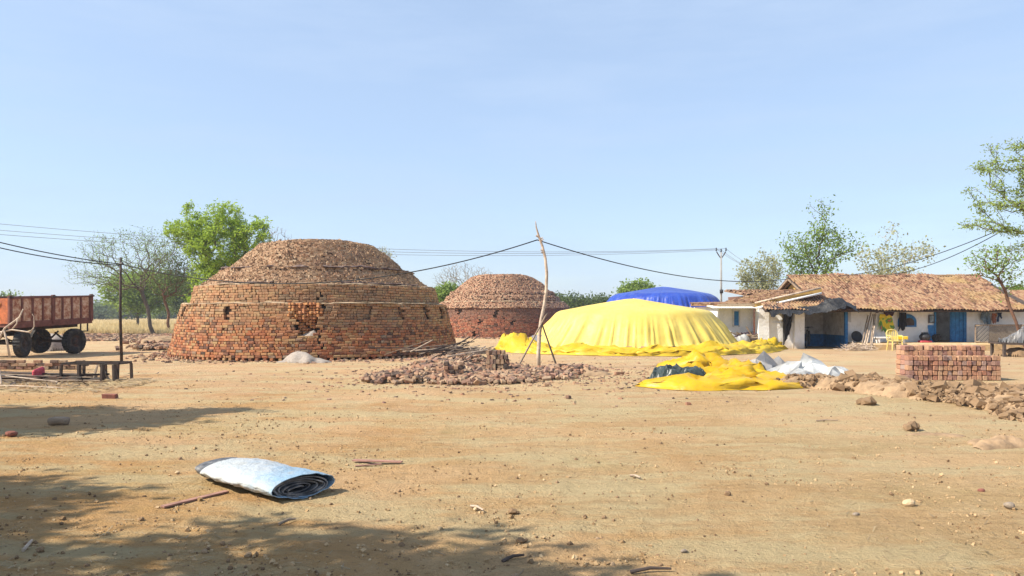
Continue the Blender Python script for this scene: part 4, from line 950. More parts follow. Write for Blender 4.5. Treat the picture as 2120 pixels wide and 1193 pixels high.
# porch: right inner wall and back wall, white above a blue dado
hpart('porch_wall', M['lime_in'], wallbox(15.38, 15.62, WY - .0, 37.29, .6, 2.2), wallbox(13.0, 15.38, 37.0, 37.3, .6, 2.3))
hpart('porch_dado', M['blue_paint'], wallbox(15.37, 15.6, WY + .01, 37.28, -.05, .599), wallbox(12.0, 15.37, 36.99, 37.3, -.05, .599))
hpart('blue_post', M['blue_paint'], wallbox(15.28, 15.40, WY - .18, WY - .04, -.05, 1.9))
rough_wall('column', M['lime'], 12.93, 13.38, 34.25, -.05, 1.85, .4, 3)
rough_wall('porch_side_wall', M['lime'], 11.75, 12.93, 34.45, -.05, 1.2, .25, 4)
rough_wall('porch_side_wall', M['lime'], 11.75, 12.45, 34.47, 1.2, 1.85, .22, 5)
rough_wall('corner_pier', M['lime'], 11.3, 11.78, 34.3, -.05, 1.85, .5, 6)
rough_wall('side_wing_wall', M['lime'], 9.72, 11.35, 35.2, -.05, 1.95, .3, 7)
hpart('side_wing_end', M['lime'], wallbox(9.72, 9.98, 35.51, 40, -.05, 1.95))
wi = hpart('window', M['blue_paint'], wallbox(10.42, 10.64, 35.13, 35.2, 1.05, 1.72))
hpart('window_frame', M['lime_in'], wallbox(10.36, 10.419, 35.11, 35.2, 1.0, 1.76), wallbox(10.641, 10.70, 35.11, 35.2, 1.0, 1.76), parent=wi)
# door
dr = hpart('door', M['blue_speck'], wallbox(20.2, 20.8, WY + .0, WY + .06, .31, 1.73))
for x in (20.32, 20.5, 20.68): hpart('door_plank', M['blue_paint'], wallbox(x - .07, x + .07, WY - .02, WY - .001, .34, 1.70), parent=dr)
hpart('door_post', M['blue_paint'], wallbox(19.44, 19.52, WY - .05, WY + .1, .3, 1.74), parent=dr); hpart('door_post', M['blue_paint'], wallbox(20.80, 20.92, WY - .05, WY + .1, .3, 1.74), parent=dr)
hpart('painted_panel', M['blue_paint'], wallbox(19.14, 19.43, WY - .035, WY - .028, .3, 1.08))
# arched blue niche
mb = MB(); a = np.linspace(0, PI, 13); pts = [(-.42, 0), (.42, 0)] + [(.42 * math.cos(t), .25 + .34 * math.sin(t)) for t in a]; n_ = len(pts)
V = [(18.2 + q[0], WY - .045, 1.0 + q[1]) for q in pts] + [(18.2 + q[0], WY + .02, 1.0 + q[1]) for q in pts]
mb.add(V, [tuple(range(n_))] + [(i, (i + 1) % n_, n_ + (i + 1) % n_, n_ + i) for i in range(n_)]); nic = mb.build('niche', M['blue_paint'], HOUSE)
mb = MB(); V = [(18.2 + q[0] * .55 + .08, WY - .05, 1.06 + q[1] * .6) for q in pts] + [(18.2 + q[0] * .55 + .08, WY - .04, 1.06 + q[1] * .6) for q in pts]
mb.add(V, [tuple(range(n_))] + [(i, (i + 1) % n_, n_ + (i + 1) % n_, n_ + i) for i in range(n_)]); mb.build('recess_shade', M['wood_dark'], nic)  # flat dark plate, its colour standing for the shade of a recess

# half-round country tiles
def tile_template(L=.27, w0=.078, w1=.062, n=4, th=.012):
    v = []
    for (y, w) in ((0, w0), (L, w1)):
        for rr in (w, w - th):
            for k in range(n + 1):
                t = PI * k / n; v.append((rr * math.cos(t), y, rr * math.sin(t) * .8))
    m = n + 1; f = []
    for k in range(n):
        f += [(k, k + 1, 2 * m + k + 1, 2 * m + k), (m + k + 1, m + k, 3 * m + k, 3 * m + k + 1), (k + 1, k, m + k, m + k + 1), (2 * m + k, 2 * m + k + 1, 3 * m + k + 1, 3 * m + k)]
    return np.array(v), f
TT, TTF = tile_template(.29, .067, .056)
def tiled(parent_roof, x0, x1, e, up, allow, n_single, seed, pitch=.14, expo=.19, names='tile'):
    """tiles laid up a slope: e = (y, z) of the eave, up = unit (y, z) up the slope, rows until allow() says no"""
    g = np.random.default_rng(seed); th = math.atan2(up[1], up[0]); rec = []
    for r in range(40):
        s = r * expo
        for c in range(int((x1 - x0) / pitch) + 1):
            x = x0 + c * pitch + .5 * pitch * 0 + g.normal(0, .008)
            if not allow(x, s): continue
            sag = .035 * math.sin(x * 1.7 + s) + .02 * math.sin(x * 4.1 - s * 2) - .05 * math.sin(PI * min(1, s / 4.8))
            rec.append((x, e[0] + up[0] * s + g.normal(0, .012), e[1] + up[1] * s + sag + .03 + g.normal(0, .006), g.normal(0, .03), g.normal(0, .03), s, g.random()))
    R = np.array(rec); d = np.hypot(R[:, 0], R[:, 1]) ; order = np.argsort(d + R[:, 5] * 2); single = order[:n_single]; rest = order[n_single:]
    Mx = np.array(Matrix.Rotation(th + .05, 3, 'X')); mb = MB(); mb.add(TT, TTF); me = mb.mesh('tile', M['tile_o'])
    for i in single: inst(names, me, parent_roof, R[i, :3], (th + .05 + R[i, 3], R[i, 4], R[i, 4]))
    rz = rotz(R[rest, 4]); MM = np.einsum('ij,njk->nik', Mx, rz); mb = MB(); mb.batch(TT, TTF, MM, R[rest, :3], R[rest, 6]); o = mb.build('tiles', M['tile_j'], parent_roof); o['kind'] = 'stuff'
EY, EZ, RY, RZ = 33.45, 1.73, 38.0, 3.50
UP = np.array([RY - EY, RZ - EZ]); SL = np.linalg.norm(UP); UP = UP / SL
def verge(x0, t): return x0
mb = MB()      # roof deck under the tiles, front and back slopes, with thickness
mb.add([(14.0, EY + .15, EZ + .02), (23.75, EY + .15, EZ + .02), (23.75, RY, RZ - .04), (14.0, RY, RZ - .04), (14.0, EY + .15, EZ - .05), (23.75, EY + .15, EZ - .05), (23.75, RY, RZ - .11), (14.0, RY, RZ - .11)], [(0, 1, 2, 3), (7, 6, 5, 4), (0, 4, 5, 1), (1, 5, 6, 2), (3, 7, 4, 0)])
mb.add([(14.0, 42.5, EZ), (23.75, 42.5, EZ), (23.75, RY, RZ - .01), (14.0, RY, RZ - .01), (14.0, 42.5, EZ - .07), (23.75, 42.5, EZ - .07), (23.75, RY, RZ - .08), (14.0, RY, RZ - .08)], [(3, 2, 1, 0), (4, 5, 6, 7), (1, 5, 4, 0), (2, 6, 5, 1), (0, 4, 7, 3)])
mb.add([(11.35, EY + .12, EZ - .0), (14.0, EY + .12, EZ - .0), (14.0, 35.2, 2.38), (11.35, 34.0, 1.90), (11.35, EY + .12, EZ - .06), (14.0, EY + .12, EZ - .06), (14.0, 35.2, 2.32), (11.35, 34.0, 1.84)], [(0, 1, 2, 3), (7, 6, 5, 4), (0, 4, 5, 1), (2, 6, 7, 3), (3, 7, 4, 0)])
ROOF = mb.build('roof', M['wood_dark'], HOUSE)
def allow_main(x, s):
    if x > 23.75 - .10 * (1 - s / SL) * 6: return False
    if x >= 14.0: return s < SL - .05
    return s < .55 + (x - 11.35) / 2.65 * 1.55
tiled(ROOF, 11.4, 23.8, (EY, EZ), UP, allow_main, 300, 5)
# ridge tiles
mb = MB(); tv, tf = tile_template(.34, .11, .10, 6)
g = np.random.default_rng(9); nr = 34
for i in range(nr):
    x = 13.95 + i * .29; me_v = tv @ np.array(Matrix.Rotation(-PI / 2, 3, 'Z')).T
    mb.add(me_v + np.array([x, RY + g.normal(0, .01), RZ - .0 + g.normal(0, .012)]), tf, g.random())
o = mb.build('ridge_tiles', M['tile_j'], ROOF); o['kind'] = 'stuff'
# left gable: ochre mud wall, rafters
mb = MB(); mb.add([(14.35, 35.2, 1.9), (14.35, 41.6, 1.9), (14.35, 38.0, 3.28), (14.6, 35.2, 1.9), (14.6, 41.6, 1.9), (14.6, 38.0, 3.28)], [(0, 2, 1), (3, 4, 5), (0, 3, 5, 2), (2, 5, 4, 1)]); mb.build('gable_wall', M['ochre_mud'], HOUSE)
for dx in (.02, .22):
    mb = MB(); mb.bar((14.0 + dx, 38.0, 3.36), (14.0 + dx, 42.4, 1.66), .09, .11); mb.build('rafter', M['wood'], ROOF)
    mb = MB(); mb.bar((14.0 + dx, 38.0, 3.36), (14.0 + dx, 35.3, 2.30), .07, .09); mb.build('rafter', M['wood'], ROOF)
# left wing roof: flat, then climbing to the gable, with mud fascia and white poles along its front
pl = [(9.5, 2.02), (11.2, 2.05), (14.3, 2.76)]
mb = MB()
for (xa, za), (xb, zb) in zip(pl[:-1], pl[1:]):
    mb.add([(xa, 34.62, za), (xb, 34.62, zb), (xb, 39.8, zb + .12), (xa, 39.8, za + .12), (xa, 34.62, za - .08), (xb, 34.62, zb - .08), (xb, 39.8, zb - .0), (xa, 39.8, za)], [(0, 1, 2, 3), (7, 6, 5, 4), (0, 4, 5, 1), (1, 5, 6, 2), (2, 6, 7, 3), (3, 7, 4, 0)])
WR = mb.build('wing_roof', M['tile_j'], HOUSE)
def along(z, y, r, name, mat, x0=None, x1=None):
    P_ = [(9.6, y, 2.02 + z), (11.2, y, 2.05 + z), (12.7, y, 2.40 + z), (14.2, y - .05, 2.74 + z)]
    P_ = [q for q in P_ if (x0 is None or q[0] >= x0)]
    mb = MB(); mb.tube(P_, r, 7); mb.build(name, mat, WR, smooth=True)
along(.05, 34.50, .045, 'white_pole', M['wood_pale'], 11.0); along(-.19, 34.40, .05, 'white_pole', M['lime'], 11.0)
for i, ((xa, za), (xb, zb)) in enumerate(zip(pl[:-1], pl[1:])):
    mb = MB(); mb.bar((xa, 34.58, za - .06), (xb, 34.58, zb - .06), .05, .19); mb.build('fascia', M['ochre_mud'] if i else M['mud'], WR)
# a row of half-round tiles over the wing
g = np.random.default_rng(14)
mb = MB()
for k in range(420):
    x = g.uniform(9.6, 14.0); y = g.uniform(34.8, 39.6); z = np.interp(x, [q[0] for q in pl], [q[1] for q in pl]) + .12 * (y - 34.62) / 5.2 + .01
    mb.add(tv * .8 @ np.array(Euler((.0, .0, PI / 2 + g.normal(0, .15))).to_matrix()).T + np.array([x, y, z]), tf, g.random())
o = mb.build('tiles', M['tile_j'], WR); o['kind'] = 'stuff'
# corrugated sheet
X, Yg = np.meshgrid(np.linspace(9.15, 11.1, 130), np.linspace(34.15, 35.3, 4), indexing='ij'); Zg = 1.88 + .022 * np.sin(X * 2 * PI / .076 / 1.0) + (Yg - 34.15) * .08
mb = MB(); Pm = np.stack([X, Yg, Zg], -1); mb.grid(Pm); Pm2 = Pm.copy(); Pm2[..., 2] -= .012; mb.grid(Pm2); mb.grid(np.stack([Pm[:, 0], Pm2[:, 0]])); mb.build('corrugated_sheet', M['lime'], WR)

# dark brick shed at the back, left of the house
SHED = thing('brick_shed', 'dark unplastered brick shed between the blue kiln and the house', 'shed', (16.6, 50, 0))
mb = MB(); g = np.random.default_rng(15)
tv_, tf_ = chamfer_box(.23, .11, .075, .008); rec = []
for r in range(33):
    for c in range(12): rec.append((15.7 + c * .243 + (r % 2) * .12, 50 + g.normal(0, .012), .04 + r * .085 + 0, g.random()))
    for c in range(16): rec.append((15.62, 50.2 + c * .243, .04 + r * .085, g.random()))
rec = np.array(rec); k = rec[:, 1] > 50.1; mb.batch(tv_, tf_, rotz(np.where(k, PI / 2, 0)), rec[:, :3], rec[:, 3]); o = mb.build('brickwork', M['brick_far'], SHED); o['kind'] = 'stuff'
mb = MB(); mb.box((17.1, 52.2, 1.4), (2.7, 4.0, 2.8)); mb.build('wall', M['core'], SHED)
mb = MB(); mb.add([(15.4, 49.7, 2.86), (18.8, 49.7, 2.86), (18.8, 54.4, 3.3), (15.4, 54.4, 3.3), (15.4, 49.7, 2.80), (18.8, 49.7, 2.80), (18.8, 54.4, 3.22), (15.4, 54.4, 3.22)], [(0, 1, 2, 3), (7, 6, 5, 4), (0, 4, 5, 1), (3, 7, 4, 0), (1, 5, 6, 2), (2, 6, 7, 3)]); rf = mb.build('roof', M['tile_j'], SHED)
mb = MB()
for k in range(260): mb.add(tv @ np.array(Euler((.09, 0, g.normal(0, .1))).to_matrix()).T + np.array([g.uniform(15.4, 18.7), (y := g.uniform(49.6, 54)), 2.86 + (y - 49.7) * .0936 + .01]), tf, g.random())
o = mb.build('tiles', M['tile_j'], rf); o['kind'] = 'stuff'
# neighbouring roof past the right end of the house
NB = thing('village_house', 'neighbouring tiled house just past the right end of the long house', 'house', (27.5, 36.5, 0))
mb = MB(); mb.box((28.4, 38.5, .9), (6.8, 4, 1.9)); mb.build('wall', M['lime'], NB)
mb = MB(); mb.add([(24.9, 36.0, 1.85), (32, 36.0, 1.85), (32, 38.5, 2.75), (24.9, 38.5, 2.75), (24.9, 41, 1.85), (32, 41, 1.85)], [(0, 1, 2, 3), (3, 2, 5, 4), (0, 3, 4), (1, 5, 2), (0, 4, 5, 1)]); rf = mb.build('roof', M['tile_j'], NB)
mb = MB()
for r in range(15):
    for c in range(24): mb.add(TT @ np.array(Euler((.345 + .05, 0, g.normal(0, .05))).to_matrix()).T + np.array([24.95 + c * .13, 35.95 + r * .165, 1.86 + r * .0594]), TTF, g.random())
o = mb.build('tiles', M['tile_j'], rf); o['kind'] = 'stuff'

# ------------------------------------------------------------------ things at the house
def porch_black(U, V_):
    X = 11.45 + U * 3.95; lump = np.exp(-((X - 14.55) / .62) ** 2); n = rg(X * 2.2, V_ * 3, 0, 80); n2 = fb(X * 1.2, V_ * 2, 3, 81)
    y = 33.95 - V_ * .75 + .07 * n; z = 1.92 - V_ * .20 - np.clip(V_ - .55, 0, 1) * (.36 + .25 * n2) + .07 * n + lump * (.20 + .14 * np.sin(V_ * PI) + .06 * n)
    return np.stack([X + .05 * n2, y - lump * .15, z], -1)
sheet('plastic_sheet', M['black_plastic'], porch_black, 150, 34, .01, 'torn black plastic sheet bunched along the porch eave', 'plastic sheet', loc=(13.4, 33.7, 1.7))
def curtain(U, V_):
    w = .48 * (1 - .45 * V_); X = 12.42 + U * w + .06 * V_ * 0 - .02 * V_; f = np.sin(U * 14 + 3 * V_) * .05 + .05 * rg(U * 2.5, V_ * 1.5, 1, 82)
    return np.stack([X, 34.18 + f, 1.68 - V_ * (1.55 - .55 * U) ], -1)
sheet('plastic_curtain', M['black_plastic'], curtain, 40, 50, .01, 'black plastic curtain hanging beside the white porch column', 'plastic sheet', loc=(12.65, 34.2, 0))
def lathe(name, mat, prof, c, n=24, parent=None, label=None, cat=None, tilt=None):
    a = np.arange(n) * 2 * PI / n; Pm = np.array([[(r * math.cos(t), r * math.sin(t), z) for t in a] for r, z in prof])
    if tilt is not None: Pm = Pm @ np.array(Euler(tilt).to_matrix()).T
    mb = MB(); mb.grid(Pm + np.array(c), wrap=True); o = mb.build(name, mat, parent, True, None if parent else c)
    return tag(o, label, cat) if label else o
M['pot_dark'] = simple('dark_metal_pot', (.03, .03, .035), .5, .3, 9); M['clay'] = simple('dark_clay', (.10, .06, .045), .9, .3, 9)
M['cloth_black'] = simple('black_cloth', (.02, .019, .022), .95, .4, 8); M['cloth_grey'] = simple('grey_blue_cloth', (.19, .25, .30), .95, .4, 8, dirt=(.03, .03, .035))
M['cloth_rust'] = simple('rust_cloth', (.40, .16, .10), .95, .3, 9); M['cloth_navy'] = simple('navy_cloth', (.03, .05, .11), .95, .3, 9)
M['cloth_red'] = simple('red_pink_cloth', (.52, .08, .10), .9, .3, 9); M['cloth_purple'] = simple('dark_purple_cloth', (.07, .035, .05), .95, .4, 9)
M['yellow_plastic'] = simple('yellow_moulded_plastic', (.62, .49, .16), .4, .1, 6, spec=.5)
M['yellow_cloth'] = simple('yellow_cloth', (.80, .52, .03), .9, .15, 7)
_t = NT('floral_print'); _c = _t.ramp(_t.noise(3.2, 3, .5), [(.42, (.72, .50, .03)), (.50, (.72, .60, .06)), (.54, (.12, .30, .06)), (.62, (.10, .24, .06)), (.66, (.62, .14, .06))]); _t.color(_c); _t.set(Roughness=.9); M['floral'] = _t.m
P0 = .30     # plinth top
lathe('water_drum', M['clay'], [(0, 0), (.16, 0), (.18, .1), (.18, .38), (.16, .42), (.14, .42), (.14, .1), (0, .1)], (11.55, 34.0, 0), label='dark open-topped drum at the foot of the white corner pier', cat='drum')
tag(heap('sack', M['white_plastic'], [(10.55, 34.3, .36, .28, 0, .62)], .03, .05, 3, 83, warp=.05, edge=.35), 'bulging white plastic sack under the blue window', 'sack')
T = thing('firewood_pile', 'untidy pile of firewood and scraps under the side window', 'firewood', (11.05, 34.4, 0)); g = np.random.default_rng(84)
for k in range(26):
    c = np.array([11.0 + g.normal(0, .2), 34.45 + g.normal(0, .12), g.uniform(.1, .72)]); d = np.array([g.uniform(.2, .45), g.normal(0, .1), g.normal(0, .16)])
    mb = MB(); mb.tube([c - d, c + d * .2, c + d], [.03, .028, .02], 6, g.random()); mb.build('stick', [M['wood'], M['wood_dark'], M['wood_pale'], M['cloth_purple']][k % 4], T)
mb = MB(); mb.box((11.0, 34.45, .25), (.5, .35, .5), bev=.03); mb.build('crate', M['wood_dark'], T)
lathe('round_pan', M['pot_dark'], [(0, 0), (.20, .01), (.25, .06), (.26, .06), (.2, -.02), (0, -.02)], (15.75, 34.25, P0 + .25), tilt=(1.25, 0, 0), label='round dark metal pan leaning on the white wall by the porch', cat='pan')
lathe('cooking_pot', M['pot_dark'], [(0, 0), (.16, .01), (.235, .12), (.24, .2), (.16, .32), (.13, .34), (.15, .37), (.13, .37), (.1, .32), (0, .3)], (18.72, 33.95, P0 + .09), label='rounded dark pot standing on a red stand beside the door', cat='pot')
mb = MB(); mb.box((18.72, 33.95, P0 + .045), (.5, .34, .088), bev=.02); tag(mb.build('low_stool', M['cloth_red'], loc=(18.72, 33.95, P0)), 'low red stool under the dark pot', 'stool')
mb = MB(); mb.tube([(18.60, 33.9, P0 + .4), (18.62, 33.9, P0 + .62), (18.72, 33.9, P0 + .68), (18.82, 33.9, P0 + .62), (18.84, 33.9, P0 + .4)], .012, 6); tag(mb.build('pot_handle', M['lime'], loc=(18.72, 33.9, P0 + .4)), 'white wire loop over the dark pot', 'handle')
def bag(U, V_):
    a = U * 2 * PI; b = V_ * PI; n = .08 * fb(np.cos(a) * 1.5, np.sin(a) * 1.5, V_ * 3, 85)
    return np.stack([19.2 + (.16 + n) * np.cos(a) * np.sin(b) + .10 * V_, 33.95 + (.13 + n) * np.sin(a) * np.sin(b), P0 + .18 - .18 * np.cos(b)*1.0 + .0 + .18 * (1 - V_) * 0 + .1 * np.sin(b)], -1)
sheet('bag', M['cloth_black'], bag, 24, 16, .004, 'slumped black bag leaning by the blue painted panel', 'bag', loc=(19.2, 33.95, P0))
def cloth(name, mat, label, x0, x1, z1, z0, y, seed, cat='clothes', folds=9, taper=.0, ragged=.1):
    def fn(U, V_):
        X = x0 + (x1 - x0) * (.5 + (U - .5) * (1 - taper * (1 - V_))); drop = z1 - z0
        return np.stack([X + .02 * fb(U * 4, V_ * 3, 0, seed), y - .06 + .035 * np.sin(U * folds + seed) * (.4 + V_) + .04 * rg(U * 2, V_ * 1.2, 2, seed), z1 - V_ * drop * (1 - ragged + ragged * 1.5 * fb(U * 3, 0 * V_, 5, seed + 1))], -1)
    return sheet(name, mat, fn, 26, 26, .008, label, cat, loc=((x0 + x1) / 2, y, z1))
cloth('hanging_cloth', M['floral'], 'yellow and green flower-patterned cloth hanging on the white wall', 16.75, 17.55, 1.58, .78, WY - .05, 86, 'cloth', 7, .35, .3)
cloth('hanging_clothes', M['cloth_black'], 'black garment hanging in front of the arched niche', 17.72, 18.12, 1.66, .92, WY - .10, 87, 'clothes', 9, .2, .3)
cloth('hanging_clothes', M['cloth_purple'], 'dark bundle of clothes hanging under the eave left of the niche', 16.6, 17.6, 1.72, 1.45, WY - .16, 88, 'clothes', 13, .1, .5)
cloth('hanging_clothes', M['cloth_grey'], 'grey and black clothes hanging right of the blue door', 21.5, 22.0, 1.68, 1.08, WY - .08, 89, 'clothes', 12, .15, .3)
cloth('hanging_clothes', M['cloth_rust'], 'rust coloured cloth hanging right of the grey clothes', 22.05, 22.25, 1.62, 1.15, WY - .08, 90, 'clothes', 6, .1, .2)
cloth('hanging_clothes', M['cloth_navy'], 'small navy cloth, rightmost of the hanging clothes', 22.28, 22.48, 1.66, 1.25, WY - .08, 91, 'clothes', 6, .1, .4)
mb = MB(); mb.box((19.3, WY - .05, 1.36), (.24, .02, .34)); pf = tag(mb.build('picture', M['cloth_grey'], loc=(19.3, WY - .05, 1.2)), 'small framed picture on the wall left of the door', 'picture')
mb = MB(); [mb.bar(a_, b_, .03, .03) for a_, b_ in (((19.18, WY - .055, 1.18), (19.18, WY - .055, 1.54)), ((19.42, WY - .055, 1.18), (19.42, WY - .055, 1.54)), ((19.195, WY - .055, 1.19), (19.405, WY - .055, 1.19)), ((19.195, WY - .055, 1.53), (19.405, WY - .055, 1.53)))]; mb.build('frame', M['wood_dark'], pf)
# bench with a yellow cloth
BN = thing('bench', 'low pale bench against the white wall', 'bench', (16.9, 33.3, P0))
mb = MB(); mb.box((16.85, 33.4, P0 + .24), (1.35, .34, .06), bev=.01); mb.build('seat', M['lime'], BN)
for x in (16.3, 17.4):
    mb = MB(); mb.box((x, 33.4, P0 + .105), (.1, .3, .21)); mb.build('leg', M['lime'], BN)
def bcl(U, V_): return np.stack([16.85 + U * .7, 33.56 - np.clip(V_ * .6, 0, .36) - .01, P0 + .285 - np.clip(V_ * .6 - .36, 0, 1) * .5 + .012 * fb(U * 4, V_ * 4, 0, 92)], -1)
sheet('folded_cloth', M['yellow_cloth'], bcl, 14, 20, .008, 'yellow cloth spread over the right half of the bench', 'cloth', loc=(17.2, 33.4, P0 + .28))
# yellow plastic armchair
CH = thing('plastic_chair', 'yellow moulded plastic armchair in front of the house', 'chair', (16.55, 32.35, 0), rot=(0, 0, 0))
cx, cy = 16.55, 32.35
def cpart(name, fn): mb = MB(); fn(mb); return mb.build(name, M['yellow_plastic'], CH, smooth=False)
for sx in (-1, 1):
    for sy in (-1, 1):
        cpart('leg', lambda mb: mb.tube([(cx + sx * .24, cy + sy * .24, gz1(cx, cy)), (cx + sx * .20, cy + sy * .19, .42)], [.022, .032], 6))
    cpart('armrest', lambda mb: (mb.tube([(cx + sx * .21, cy - .2, .42), (cx + sx * .25, cy - .19, .62), (cx + sx * .26, cy - .05, .655), (cx + sx * .24, cy + .18, .66)], [.022, .026, .03, .026], 6)))
cpart('seat', lambda mb: mb.box((cx, cy, .425), (.44, .44, .035), bev=.012))
for k in range(5):
    cpart('back_slat', lambda mb: mb.bar((cx - .15 + k * .075, cy + .20, .44), (cx - .17 + k * .085, cy + .30, .83), .045, .012))
cpart('back_rail', lambda mb: mb.tube([(cx - .23, cy + .2, .44), (cx - .24, cy + .28, .76), (cx - .17, cy + .31, .88), (cx, cy + .325, .91), (cx + .17, cy + .31, .88), (cx + .24, cy + .28, .76), (cx + .23, cy + .2, .44)], .026, 6))
# leaning poles and twigs by the porch
T = thing('leaning_poles', 'rough wooden poles leaning against the white wall beside the porch', 'poles', (15.9, 33, 0)); g = np.random.default_rng(93)
for k in range(6):
    a_ = Vector((15.05 + k * .10 + g.normal(0, .03), 32.45 + g.normal(0, .05), .02)); b_ = Vector((16.35 + k * .07, 34.38, 1.5 + g.uniform(-.1, .2))); mb = MB()
    mb.tube([a_, a_.lerp(b_, .35) + Vector((g.normal(0, .03), 0, g.normal(0, .03))), a_.lerp(b_, .7) + Vector((g.normal(0, .03), 0, g.normal(0, .03))), b_], [.035, .03, .03, .022], 6); mb.build('pole', M['wood_pale'] if k % 2 else M['wood'], T)
T = thing('twig_heap', 'tangled heap of dry twigs at the foot of the leaning poles', 'twigs', (14.9, 32.3, 0)); mb = MB()
for k in range(90):
    c = np.array([14.95 + g.normal(0, .28), 32.3 + g.normal(0, .18), g.uniform(.02, .28)]); d = g.normal(0, 1, 3) * np.array([.25, .15, .09]); mb.tube([c - d, c + g.normal(0, .03, 3), c + d], [.012, .010, .006], 4, g.random())
o = mb.build('twigs', M['wood_pale'], T); o['kind'] = 'stuff'
# bicycle in the porch
BI = thing('bicycle', 'black bicycle parked in the porch, front wheel showing', 'bicycle', (13.75, 34.95, 0), rot=(0, math.radians(-6), math.radians(62)))
def bpart(name, fn, mat=None, par=None): mb = MB(); fn(mb); return mb.build(name, mat or M['pot_dark'], par or BI, True, local=True)
def wheel(x):
    a = np.linspace(0, 2 * PI, 33); w = bpart('wheel', lambda mb: mb.tube([(x + .33 * math.cos(t), 0, .345 + .33 * math.sin(t)) for t in a], .02, 6, cap=False), M['rubber'])
    bpart('rim', lambda mb: mb.tube([(x + .30 * math.cos(t), 0, .345 + .30 * math.sin(t)) for t in a], .012, 6, cap=False), M['wire'], w)
    bpart('spokes', lambda mb: [mb.tube([(x, .0, .345), (x + .3 * math.cos(t), 0, .345 + .3 * math.sin(t))], .003, 3) for t in np.linspace(0, 2 * PI, 25)[:-1]], M['wire'], w)
wheel(0); wheel(1.05)
bpart('frame', lambda mb: [mb.tube(q, .016, 6) for q in ([(0, 0, .345), (.12, 0, .72), (.15, 0, .85)], [(.13, 0, .76), (.65, 0, .80)], [(.12, 0, .70), (.55, 0, .32)], [(.55, 0, .32), (.66, 0, .86)], [(.55, 0, .32), (1.05, 0, .345)], [(.65, 0, .78), (1.05, 0, .345)])])
bpart('handlebar', lambda mb: mb.tube([(.32, -.26, .95), (.15, -.2, .98), (.15, 0, .93), (.15, .2, .98), (.32, .26, .95)], .013, 6)); bpart('saddle', lambda mb: mb.box((.68, 0, .9), (.26, .14, .05), bev=.02)); bpart('mudguard', lambda mb: mb.tube([(.36 * math.cos(t), 0, .345 + .37 * math.sin(t)) for t in np.linspace(.3, 2.6, 12)], .018, 4))
# woven cot standing on its side against the wall
CO = thing('woven_cot', 'woven rope cot standing on its side right of the blue door', 'cot', (21.9, 33.7, P0))
def copart(n, a_, b_, r=.03): mb = MB(); mb.tube([a_, b_], r, 6); mb.build(n, M['wood'], CO)
for z in (P0 + .03, P0 + .80): copart('side_rail', (20.85, 33.72, z), (22.95, 33.72, z))
for x in (20.87, 22.93): copart('end_rail', (x, 33.72, P0 + .0), (x, 33.72, P0 + .83))
for x in (20.87, 22.93):
    for z in (P0 + .06, P0 + .78): copart('leg', (x, 33.72, z), (x, 33.72 - .35, z), .028)
mb = MB(); g = np.random.default_rng(94)
for i in range(44):
    for j in range(16):
        x = 20.92 + i * .046; z = P0 + .06 + j * .046; lite = (i + j) % 2 == 0
        if not lite and x < 21.5: continue
        mb.box((x, 33.72 + (.012 if lite else .02), z), (.05, .012, .034) if lite else (.034, .012, .05), rnd=(.9 if (i // 2 + j // 2) % 2 else .3) if x < 21.45 else (.25 + .2 * g.random()))
_t = NT('woven_cord'); _t.color(_t.ramp(_t.rnd(), [(0, (.05, .04, .035)), (.35, (.20, .16, .12)), (.9, (.55, .47, .36))])); _t.set(Roughness=.95)
o = mb.build('weave', _t.m, CO); o['kind'] = 'stuff'
# cot piled with plastic at the right edge
C2 = thing('rope_cot', 'low wooden cot at the right edge', 'cot', (19.4, 28.0, 0))
def c2(n, a_, b_, r): mb = MB(); mb.bar(a_, b_, r, r); mb.build(n, M['wood_dark'], C2)
c2('side_rail', (18.2, 27.9, .50), (20.6, 27.4, .44), .08); c2('side_rail', (18.4, 28.9, .50), (20.8, 28.5, .44), .08); c2('end_rail', (18.22, 27.95, .5), (18.42, 28.88, .5), .06)
for q in ((18.32, 27.86), (20.4, 27.44), (18.5, 28.85), (20.6, 28.5)): c2('leg', (q[0], q[1], -.02), (q[0], q[1], .52), .09)
mb = MB(); mb.add([(18.25, 27.95, .48), (20.55, 27.45, .42), (20.75, 28.5, .42), (18.45, 28.85, .48), (18.25, 27.95, .46), (20.55, 27.45, .40), (20.75, 28.5, .40), (18.45, 28.85, .46)], [(0, 1, 2, 3), (7, 6, 5, 4), (0, 4, 5, 1), (3, 7, 4, 0), (1, 5, 6, 2), (2, 6, 7, 3)]); mb.build('bed', M['wood'], C2)
tag(heap('plastic_sheet', M['grey_plastic'], [(19.3, 28.2, .75, .4, -.1, .5), (18.85, 28.3, .45, .35, .2, .3), (20.0, 28.1, .6, .35, -.1, .42)], .06, .08, 2, 95, warp=.2, zoff=.47, flat=.08, smooth=False), 'crumpled grey plastic sheet piled on the cot at the right edge', 'plastic sheet')
mb = MB(); g = np.random.default_rng(97)
T = thing('junk_heap', 'dark heap of scrap under the cot at the right edge', 'scrap', (19.2, 28.2, 0)); heap('scrap', M['clod'], [(19.2, 28.2, .8, .4, 0, .3)], .05, .06, 4, 96, parent=T, crease=.4)

